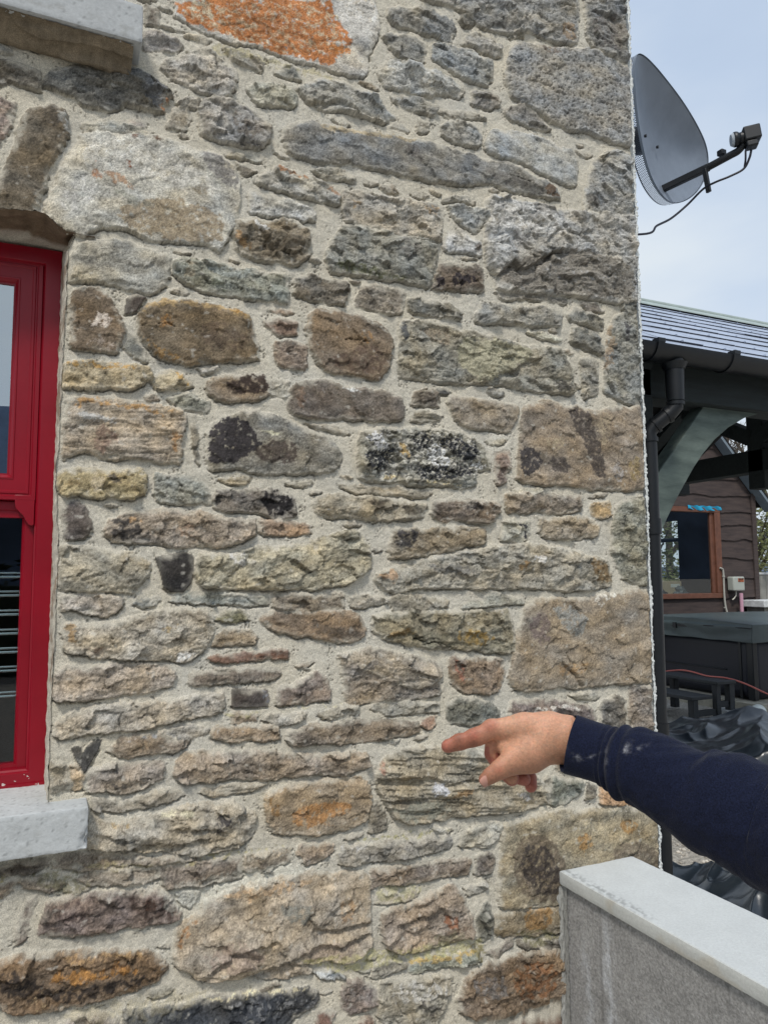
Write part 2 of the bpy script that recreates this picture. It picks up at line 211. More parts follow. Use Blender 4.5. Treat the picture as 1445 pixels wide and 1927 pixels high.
STONES = """r 105,95,85 10|275,0 300,17 303,46 272,42
r 160,150,138 9|270,55 303,56 335,70 345,85 325,92 270,90
f 188,181,168 10|336,0 333,26 383,55 430,77 494,86 549,108 599,122 683,144 695,122 691,105 713,66 716,36 705,-8 336,-8
r 112,105,93 12|0,111 40,118 75,130 76,169 28,152 0,156 -20,150 -20,105
r 105,102,94 20|80,158 94,133 133,119 200,122 266,128 327,174 302,210 241,194 205,206 160,194 138,180 108,166
r 160,138,122 12|-20,180 0,178 30,192 20,235 0,262 -20,290
s 112,98,76 20|-20,380 0,330 20,290 30,250 45,210 69,194 97,188 125,205 133,240 111,290 91,332 76,385 70,402 30,400 0,396 -20,396
f 182,176,160 18|140,277 155,249 194,246 282,249 313,255 369,280 419,288 441,313 452,349 450,400 438,430 416,470 391,458 328,451 300,452 262,440 235,428 188,424 155,442 120,430 86,405 86,385 105,340 120,312
l 172,165,146 9|158,226 235,228 285,242 282,248 200,243 160,246
s 168,155,140 7|240,222 262,218 275,225 276,236 243,232
r 174,167,155 15|305,125 317,108 364,102 408,105 438,122 449,141 444,166 422,181 408,177 375,170 352,158 322,144
r 178,172,158 8|357,94 366,85 389,83 407,95 400,101 369,103
c 158,150,133 12|422,84 455,94 491,108 498,119 491,131 455,116 436,105
c 140,135,120 10|521,133 538,122 552,119 564,127 566,149 533,141
r 165,160,138 14|469,166 480,155 499,152 535,161 557,174 559,191 549,201 516,194 483,191
c 153,150,140 16|557,163 577,155 605,144 655,155 689,169 722,194 747,221 722,227 691,219 655,208 600,203 588,194 566,174
r 150,143,130 7|336,191 355,181 380,185 372,199 341,195
c 150,143,130 9|314,235 336,199 355,202 360,221 347,241 325,239
c 150,145,137 22|375,205 386,188 405,181 425,185 455,197 477,205 513,235 510,263 494,275 463,274 433,266 402,260 380,246
r 160,155,138 7|430,280 455,282 494,299 488,302 463,296 433,289
r 128,116,96 5|448,304 466,304 484,318 463,330
r 160,156,145 18|487,343 499,324 527,313 557,321 591,332 618,349 640,365 638,382 618,379 571,368 538,360 505,352
r 155,150,135 9|591,318 618,313 646,318 668,329 667,340 640,336 610,335
s 126,124,118 16|533,263 535,244 555,227 577,224 618,230 669,244 711,246 766,255 821,268 863,282 918,299 971,307 1004,327 1037,343 1056,363 1054,375 1026,368 993,363 954,357 932,343 901,343 882,347 821,340 755,329 733,318 669,307 610,305 580,297 545,288
r 138,136,129 14|730,14 749,10 794,11 819,19 844,30 857,50 852,75 841,78 824,66 805,64 777,50 755,50 738,39
c 130,129,123 13|722,66 736,57 766,62 799,75 803,91 799,116 772,111 758,105 738,89
r 168,167,160 18|713,138 719,119 738,111 758,116 794,127 830,136 871,158 874,169 863,179 819,174 813,181 791,177 763,166 730,161
r 145,147,144 14|816,86 833,79 849,83 891,94 927,111 929,147 918,158 877,147 849,130 819,108
r 155,149,137 12|871,80 880,64 893,58 927,73 946,86 940,104 929,105 893,86
c 140,136,125 14|738,180 755,177 788,183 821,197 824,205 813,215 794,208 763,203
r 135,128,118 11|891,188 893,169 913,172 940,180 939,197 918,203 893,194
r 150,144,130 6|827,205 849,205 893,210 918,221 877,219 849,220
r 145,142,133 12|830,235 849,224 893,230 907,249 907,268 899,277 866,268 835,253
r 142,138,128 6|787,222 808,226 808,245 787,245
s 164,163,156 15|913,274 924,241 960,244 998,252 1037,263 1054,274 1076,282 1091,302 1087,340 1079,352 1048,338 1015,321 982,304 954,293 926,288
c 142,140,134 14|790,-8 849,8 877,21 905,47 921,54 954,60 990,56 1010,62 1037,73 1060,84 1087,75 1093,15 1088,-8
r 140,136,122 8|957,55 985,55 986,68 962,68
r 110,105,93 12|866,33 880,27 897,36 890,44 873,47
c 130,128,122 17|1101,-8 1160,-8 1200,-8 1200,118 1183,117 1162,115 1137,97 1117,86 1106,64 1104,17
p 150,147,140 22|954,125 957,105 968,80 1015,79 1048,91 1090,86 1137,97 1167,119 1203,121 1207,276 1184,275 1153,266 1104,246 1070,244 1037,227 1018,210 982,191 965,180 954,155
r 137,131,121 11|953,213 954,199 982,194 1009,210 1037,241 1026,245 998,235 962,224
r 152,150,143 16|1101,395 1101,370 1109,332 1120,299 1151,280 1189,288 1210,290 1214,405 1190,405 1150,402 1125,397
c 160,157,150 24|915,392 918,375 926,365 965,372 1004,380 1054,392 1109,397 1190,405 1214,407 1216,567 1197,566 1170,571 1131,563 1081,555 1037,552 1015,550 937,544 935,516 924,505 917,488 915,433
r 112,113,107 10|1170,566 1196,568 1216,568 1218,590 1196,590 1173,582
l 130,124,112 9|935,547 1026,549 1070,560 1068,571 1015,563 943,560
r 142,138,127 15|897,594 910,566 937,569 971,577 998,574 1026,577 1060,584 1054,613 1015,612 979,610 937,607 899,605
r 135,132,120 12|1070,591 1081,577 1109,585 1138,602 1137,618 1126,618 1095,607 1073,602
l 130,120,108 8|1095,569 1123,569 1140,585 1115,585
r 122,118,105 14|1075,643 1079,616 1098,616 1126,627 1137,652 1133,666 1109,657
r 142,142,134 14|1138,670 1145,627 1159,594 1178,585 1195,591 1220,592 1222,763 1200,761 1165,753 1140,736 1137,714 1142,690
r 140,135,122 9|1093,677 1101,671 1126,677 1126,738 1101,749
c 140,134,117 16|752,616 763,602 791,599 849,616 900,625 960,640 998,650 1059,655 1079,696 1081,740 1040,738 1004,735 951,724 910,722 849,721 794,713 755,707 748,693 755,655
l 188,180,150 9|993,624 1007,621 1059,635 1054,640 1015,634
r 138,136,124 20|613,472 628,447 650,419 683,425 740,436 827,455 818,500 810,533 805,541 766,530 711,522 691,516 650,513 625,508
c 166,156,138 13|644,358 683,358 766,375 821,380 838,400 832,419 830,452 738,434 683,423 655,412 645,390
r 157,157,151 11|846,383 913,391 922,405 904,425 896,436 877,427 852,405
r 186,183,176 13|835,450 841,433 877,433 904,455 907,480 877,472 838,472
r 165,158,142 8|835,378 849,366 877,366 896,380 849,375
r 112,98,84 12|813,544 821,516 827,494 849,490 910,499 913,549 866,547 824,544
r 145,135,120 11|671,560 683,538 705,535 763,549 763,569 755,589 711,583 672,574
r 116,111,97 13|769,560 794,559 844,569 871,588 869,599 821,594 772,585
s 127,106,80 18|578,605 590,584 602,580 636,582 683,594 722,610 738,630 741,655 733,688 716,715 702,713 675,704 618,701 602,682 585,655
c 125,112,90 20|441,433 447,408 466,412 521,412 560,414 582,430 585,469 571,491 549,499 527,491 480,486 449,469
r 175,174,168 11|469,397 472,358 510,367 549,375 596,394 593,414 549,407 505,403
r 138,139,124 14|329,513 330,488 347,483 383,488 425,497 477,508 544,516 544,549 541,566 516,563 480,562 433,555 391,547 364,538
r 118,108,92 12|555,519 591,516 657,533 657,549 649,571 605,566 557,555
s 160,154,138 16|130,516 138,480 149,454 180,452 221,450 277,463 321,480 318,505 318,524 296,549 249,544 205,530 152,527 133,527
s 118,98,73 17|130,585 136,544 161,535 191,535 210,560 227,585 239,616 230,643 224,666 194,663 155,657 133,660
f 76,66,60 10|236,590 238,560 257,549 277,558 257,585
s 120,100,70 24|255,600 260,583 291,563 327,556 383,563 419,576 466,585 480,605 483,630 491,655 488,678 411,680 378,680 355,687 317,680 290,665 263,635
r 135,132,118 7|233,650 238,624 260,630 280,680 250,668
r 175,157,120 17|115,727 119,682 166,677 216,682 280,688 288,713 260,724 241,733 166,729
r 172,154,116 12|285,718 299,699 321,693 346,702 365,724 332,735 299,732
r 140,140,125 10|318,750 354,739 396,755 390,777 346,769 332,760
r 170,140,112 5|509,580 530,576 557,585 535,588
r 140,110,85 7|499,607 510,596 549,599 563,610 560,627 521,630
r 140,120,100 10|519,643 549,643 580,649 577,693 541,692 521,682
r 188,183,172 8|375,690 389,687 416,689 405,697 383,701
s 133,115,92 14|390,719 405,708 438,704 505,703 508,747 472,753 413,755 398,738
r 172,163,142 7|507,711 546,717 544,742 511,744
s 115,103,90 18|542,755 549,728 577,717 605,714 646,725 683,730 738,737 758,747 760,777 755,791 725,791 683,789 614,787 557,780 544,769
s 132,126,112 18|391,858 394,805 422,783 444,780 477,769 510,777 563,800 621,825 643,847 643,866 627,885 582,890 535,890 494,891 455,881 411,883 397,883
r 130,120,100 6|368,780 374,781 371,840 379,876 369,857 363,825
l 150,140,120 7|577,794 618,797 663,813 632,813 593,803
r 112,100,85 9|777,761 780,736 805,730 824,733 830,750 828,765 802,764
l 140,130,108 9|774,791 780,772 816,776 835,783 827,790 794,794
f 66,66,66 9|823,730 838,728 852,737 844,742 827,740
s 147,132,110 14|844,753 852,742 905,750 957,758 979,764 971,794 960,815 927,808 893,808 860,794
k 142,138,122 16|678,838 683,811 716,805 805,805 871,811 907,836 924,866 924,883 899,885 899,910 877,917 835,912 794,913 733,905 702,905 675,899
r 152,126,106 9|932,852 960,848 963,872 954,902 940,913 935,899
l 180,172,150 6|918,830 954,826 949,834 927,836
s 142,124,101 18|975,877 979,838 982,783 987,764 1015,753 1054,755 1070,766 1090,761 1126,777 1151,766 1224,764 1232,926 1206,919 1192,924 1142,921 1098,919 1065,910 1026,913 976,905
r 186,176,150 7|971,921 1023,918 1020,927 976,928
r 140,125,105 13|951,935 957,930 1004,927 1098,933 1095,960 1062,966 1020,963 998,964 957,963
r 176,146,96 12|1115,949 1151,944 1152,969 1137,974 1117,971
r 172,167,148 9|950,980 998,978 1000,1004 987,1022 946,1014
r 152,137,113 14|1015,999 1020,974 1070,974 1104,971 1129,988 1126,1007 1095,1013 1054,1013 1026,1010
r 137,133,113 14|1156,977 1165,949 1187,935 1228,935 1238,1096 1206,1101 1173,1089 1164,1065 1153,1035 1153,1000
c 152,140,116 18|592,949 596,933 618,930 655,932 716,935 772,944 805,952 796,974 749,977 702,980 655,974 614,974 598,965
r 120,104,87 15|815,966 816,941 849,938 893,941 938,946 940,963 932,980 907,984 857,977 838,982 821,977
r 137,122,97 13|733,1032 741,996 794,996 849,993 913,992 916,1018 877,1029 830,1040 794,1045 766,1050 734,1050
r 142,142,130 11|292,930 296,891 332,891 374,899 388,916 399,941 396,949 360,948 302,944
r 168,147,96 19|105,894 116,883 166,880 221,885 266,881 277,894 274,930 249,935 194,935 155,931 119,930 108,913
l 165,147,122 19|119,860 122,783 130,755 155,743 210,747 274,758 343,769 352,794 340,825 343,872 307,869 241,858 221,863 194,861 158,849 122,863
s 100,88,80 13|115,977 116,944 138,935 166,957 177,988 166,1013 138,1018 122,1016
r 157,140,119 13|199,1002 205,982 249,963 305,957 383,966 444,977 483,980 483,1002 452,1021 411,1027 350,1029 332,1029 277,1021 213,1018
r 116,106,94 11|402,941 408,919 455,924 472,921 510,921 557,933 557,971 521,974 494,966 411,957
r 158,128,98 9|488,996 491,977 533,977 588,988 588,1006 538,1006 499,1005
l 160,145,115 6|413,899 480,898 466,909 433,908
l 150,138,112 5|535,910 591,905 577,915
l 158,145,120 8|640,914 700,912 760,918 815,925 800,936 740,930 670,926
c 157,146,122 19|111,1100 116,1050 117,1029 166,1031 249,1040 280,1058 283,1075 274,1092 249,1116 210,1112 177,1114 152,1111 116,1109
f 50,46,44 14|292,1048 320,1044 346,1037 364,1045 367,1072 361,1097 347,1115 322,1114 308,1106 303,1078
c 162,152,124 22|369,1090 369,1060 383,1040 438,1043 494,1029 549,1029 605,1013 660,996 688,1010 697,1040 700,1065 680,1085 640,1100 600,1107 540,1108 470,1108 390,1105
c 152,144,126 20|707,1095 712,1080 755,1065 800,1050 850,1045 905,1030 960,1025 1020,1025 1070,1035 1110,1045 1145,1055 1153,1080 1150,1100 1120,1110 1060,1110 990,1105 930,1108 860,1107 800,1105 740,1115
c 172,159,142 15|115,1122 166,1114 230,1125 227,1147 199,1163 183,1155 149,1147 115,1146
r 145,145,135 8|252,1133 277,1123 305,1126 293,1136 271,1142
r 148,151,141 9|325,1130 336,1116 411,1115 505,1123 505,1137 455,1138 397,1135 369,1134
r 135,120,98 11|516,1144 516,1119 577,1116 646,1119 650,1146 577,1147 530,1147
s 137,113,85 16|488,1166 510,1150 549,1149 674,1151 689,1183 688,1197 657,1209 591,1199 549,1194 516,1186
r 132,124,84 9|408,1163 419,1150 466,1150 466,1169 433,1171
r 152,134,108 9|402,1216 408,1199 430,1183 472,1186 485,1199 477,1211 438,1214
r 172,160,139 18|122,1230 120,1190 130,1172 180,1175 235,1170 280,1155 320,1146 395,1150 405,1161 405,1183 391,1210 380,1230 355,1244 322,1241 300,1241 249,1241 194,1236 171,1233
r 167,152,134 16|101,1316 102,1271 119,1255 166,1255 249,1249 318,1252 335,1271 324,1291 282,1302 221,1310 180,1313 119,1321
r 174,162,143 17|103,1387 111,1360 138,1335 221,1327 293,1321 370,1310 422,1305 424,1327 411,1343 328,1357 290,1368 249,1374 194,1379 119,1391
s 120,85,65 11|387,1244 405,1233 466,1227 535,1220 546,1230 544,1240 466,1244 422,1249
r 125,112,98 11|357,1286 361,1266 397,1260 521,1257 527,1271 516,1281 438,1286 369,1290
f 80,71,66 10|438,1332 438,1296 505,1299 510,1316 505,1331
r 137,120,106 12|524,1327 521,1296 557,1288 599,1263 618,1277 621,1316 577,1324
r 150,130,105 8|436,1349 441,1341 485,1342 483,1357 438,1360
c 172,162,143 12|497,1352 516,1346 549,1343 577,1341 571,1352 544,1364 521,1367
r 157,131,98 12|396,1379 408,1366 433,1368 524,1366 526,1391 466,1395 405,1393
c 155,148,132 9|599,1349 632,1332 674,1327 671,1343 632,1350
r 132,117,99 14|541,1393 544,1379 591,1363 655,1357 711,1355 766,1360 794,1366 794,1379 719,1391 691,1399 655,1397 600,1398 560,1403
c 152,147,136 10|661,1122 722,1122 730,1130 722,1136 691,1142 664,1141
r 147,139,121 9|733,1133 749,1114 780,1118 844,1130 844,1142 794,1148 744,1148
l 152,149,132 10|869,1137 893,1128 940,1116 988,1130 988,1137 952,1137 905,1142 871,1145
c 138,128,102 17|702,1172 705,1158 755,1151 838,1149 885,1150 957,1144 971,1188 968,1224 957,1230 905,1224 849,1222 777,1216 725,1202 705,1188
r 146,132,114 10|642,1236 702,1240 766,1243 830,1260 830,1307 780,1316 697,1321 675,1325 653,1325 647,1271
c 154,142,124 24|642,1233 702,1216 766,1233 830,1249 830,1272 800,1290 785,1296 742,1287 700,1265 655,1250
r 142,120,96 12|845,1244 860,1238 949,1238 952,1266 940,1299 918,1306 871,1302 852,1285
r 112,112,101 13|841,1327 871,1313 927,1327 943,1338 932,1355 893,1363 857,1363 844,1355
c 146,139,122 10|700,1331 725,1321 766,1321 827,1324 827,1339 766,1344 730,1346
r 162,122,92 7|797,1358 821,1349 821,1363 813,1370 797,1367
s 146,129,105 20|960,1283 965,1238 976,1188 990,1147 996,1130 1054,1125 1109,1125 1192,1108 1230,1112 1246,1282 1203,1285 1173,1288 1151,1285 1104,1294 1059,1291 1032,1296 1009,1302 971,1299
r 130,113,103 12|958,1339 962,1319 1054,1317 1117,1335 1123,1352 1100,1400 960,1395
r 165,158,140 8|1070,1307 1126,1299 1131,1313 1104,1318
r 117,110,99 12|1129,1349 1131,1327 1159,1307 1181,1321 1180,1390 1129,1390
r 140,125,108 13|1183,1307 1192,1290 1238,1290 1248,1420 1186,1420
r 140,128,108 10|1050,1402 1120,1400 1120,1455 1050,1450
r 150,132,105 12|1130,1400 1180,1398 1180,1470 1130,1470
r 150,136,110 12|1188,1430 1250,1430 1252,1500 1188,1500
f 70,67,63 8|156,1424 163,1408 177,1396 192,1392 186,1412 172,1438 160,1456 154,1448
f 76,72,66 8|134,1409 144,1405 153,1407 156,1422 155,1446 150,1442 141,1426
c 142,124,102 14|216,1403 241,1383 291,1380 357,1392 350,1405 332,1414 293,1418 244,1427 205,1416
r 160,152,138 9|305,1378 350,1366 392,1368 388,1383 362,1390 320,1390
r 152,141,120 8|90,1436 127,1436 136,1484 97,1490
r 178,152,115 6|136,1441 149,1441 158,1460 155,1483 137,1486
r 156,140,121 12|158,1469 166,1450 210,1439 310,1433 307,1469 263,1483 241,1494 172,1491
c 146,136,119 10|174,1505 230,1513 277,1497 321,1486 349,1494 321,1508 277,1520 216,1528 177,1525
c 152,134,112 18|333,1461 335,1433 355,1416 422,1411 455,1415 510,1416 566,1422 668,1416 693,1419 694,1444 646,1461 577,1458 499,1468 455,1466 405,1469 347,1475
l 157,140,111 9|382,1494 386,1486 466,1477 502,1472 480,1488 438,1495 402,1500
c 167,154,131 22|165,1590 166,1545 180,1538 240,1545 290,1540 320,1522 383,1512 440,1510 475,1525 482,1545 478,1570 455,1592 420,1600 370,1612 300,1600 255,1605 220,1600 170,1600
r 146,132,114 12|100,1634 105,1613 165,1607 240,1610 290,1620 330,1608 372,1614 330,1625 250,1628 170,1637
s 157,134,101 20|499,1527 501,1499 516,1488 571,1472 621,1469 674,1461 693,1475 699,1505 693,1544 660,1560 618,1569 538,1571 510,1563
r 126,116,98 7|697,1544 703,1508 712,1508 733,1555 711,1569 700,1569
L 152,140,116 22|708,1461 722,1430 749,1414 810,1403 900,1410 960,1430 1000,1450 1030,1480 1026,1512 1000,1522 960,1528 910,1531 863,1537 800,1547 770,1550 745,1543 735,1525 725,1508 714,1490
r 126,129,116 9|1040,1491 1043,1461 1104,1472 1095,1491 1070,1511 1040,1516
r 160,148,125 7|1028,1464 1038,1464 1036,1514 1026,1514
r 120,115,105 8|1106,1508 1109,1472 1123,1480 1120,1502
r 168,126,80 10|1131,1511 1129,1480 1153,1486 1187,1505 1240,1505 1240,1512 1187,1514 1159,1515
s 152,137,106 20|949,1550 976,1547 1012,1533 1081,1527 1126,1522 1165,1518 1200,1520 1255,1530 1262,1700 1045,1702 1000,1708 975,1710 945,1712 938,1680 943,1620 945,1580
s 137,121,92 15|938,1718 975,1715 1045,1706 1150,1700 1150,1755 1030,1757 990,1762 960,1765 932,1758 934,1735
r 147,140,127 14|639,1616 647,1594 691,1591 766,1580 849,1571 852,1591 844,1596 766,1616 711,1621 664,1630 642,1628
r 142,123,102 13|697,1671 700,1638 738,1632 794,1627 885,1616 882,1649 838,1649 794,1660 738,1668
r 125,112,98 10|896,1643 899,1613 921,1605 932,1616 927,1643 907,1649
c 168,160,140 12|869,1596 871,1569 891,1558 918,1549 943,1549 943,1571 924,1594 893,1594
r 167,157,140 9|711,1702 713,1688 791,1679 788,1690 736,1702
c 157,137,114 17|720,1760 720,1720 747,1710 790,1695 830,1673 846,1667 862,1673 877,1695 889,1727 889,1760 866,1770 829,1781 800,1788 755,1795 728,1783
r 162,154,137 9|875,1673 916,1660 918,1669 904,1683 883,1685
r 115,112,98 10|898,1727 916,1700 925,1706 929,1735 925,1764 910,1770 902,1768
r 137,122,106 13|301,1638 303,1630 455,1613 458,1652 425,1660 355,1668 311,1671
r 157,141,118 12|463,1643 463,1613 549,1596 549,1624 499,1641
r 162,143,122 12|562,1607 566,1594 588,1585 629,1591 629,1602 599,1621 577,1627
r 152,139,121 12|149,1652 166,1643 216,1638 249,1635 299,1632 300,1657 235,1666 169,1666
r 97,87,76 12|-20,1630 0,1627 102,1612 97,1630 58,1648 0,1652 -20,1655
r 136,123,106 11|36,1656 72,1655 122,1663 119,1668 97,1678 72,1678 50,1671
r 131,119,106 9|-20,1668 0,1663 36,1657 28,1671 0,1692 -20,1700
r 147,137,117 8|122,1678 138,1670 169,1668 166,1675 141,1685
r 110,92,82 7|29,1779 33,1735 50,1696 69,1687 62,1714 54,1756 46,1770 31,1785
r 128,109,98 17|73,1758 91,1696 125,1689 197,1681 243,1679 290,1675 307,1673 322,1681 338,1720 336,1729 311,1739 270,1745 240,1743 200,1755 160,1763 100,1763
r 126,99,68 20|-20,1815 0,1810 42,1795 125,1793 145,1787 270,1787 291,1797 315,1810 318,1825 300,1848 249,1868 183,1884 125,1899 73,1911 25,1909 0,1897 -20,1895
d 167,149,123 26|330,1800 332,1752 349,1735 380,1716 388,1698 436,1677 488,1662 548,1650 560,1644 591,1639 629,1646 685,1639 695,1654 699,1689 701,1776 685,1793 651,1810 629,1806 581,1812 540,1812 498,1815 470,1835 430,1843 392,1845 373,1839 353,1827 334,1822
r 178,175,163 8|332,1681 375,1679 371,1698 359,1708 342,1698
r 167,151,129 9|473,1838 519,1814 556,1812 579,1816 590,1830 508,1845 496,1838
r 62,64,68 18|235,1902 280,1899 332,1893 384,1880 425,1868 488,1864 540,1866 580,1858 606,1872 597,1893 560,1915 530,1945 225,1945
r 172,174,172 9|587,1826 614,1828 639,1833 651,1844 602,1842
r 132,116,106 13|643,1897 647,1866 651,1848 685,1847 709,1866 712,1893 689,1899 664,1911
r 152,152,140 7|670,1826 689,1817 699,1829 685,1834
r 136,129,113 9|705,1841 707,1824 736,1808 768,1814 763,1822 743,1830 720,1842
r 150,151,132 15|770,1832 772,1812 815,1801 860,1800 879,1791 902,1790 904,1811 860,1818 800,1826 785,1837
c 156,147,127 18|712,1911 714,1866 722,1847 768,1845 820,1839 851,1837 851,1866 830,1907 815,1945 735,1945
r 131,108,82 20|862,1880 879,1845 895,1828 925,1810 976,1797 1053,1787 1100,1784 1100,1870 1041,1882 976,1911 895,1920 868,1903
r 146,131,112 10|918,1793 966,1766 966,1781 933,1807
r 110,100,85 9|972,1772 991,1772 1020,1783 987,1792
r 100,92,82 8|1024,1772 1049,1768 1080,1765 1080,1782 1028,1787
r 152,139,126 12|105,1945 114,1927 150,1912 187,1909 220,1918 225,1945
r 120,92,72 10|950,1945 960,1926 1041,1917 1090,1910 1090,1945
r 116,84,70 9|596,1908 625,1902 636,1912 620,1935 590,1945
r 128,100,82 9|675,1925 690,1912 703,1920 705,1945 672,1945
r 178,166,142 9|2,1940 40,1932 90,1935 90,1950 0,1950
r 152,146,128 7|283,1866 305,1861 325,1867 312,1876 285,1880
"""
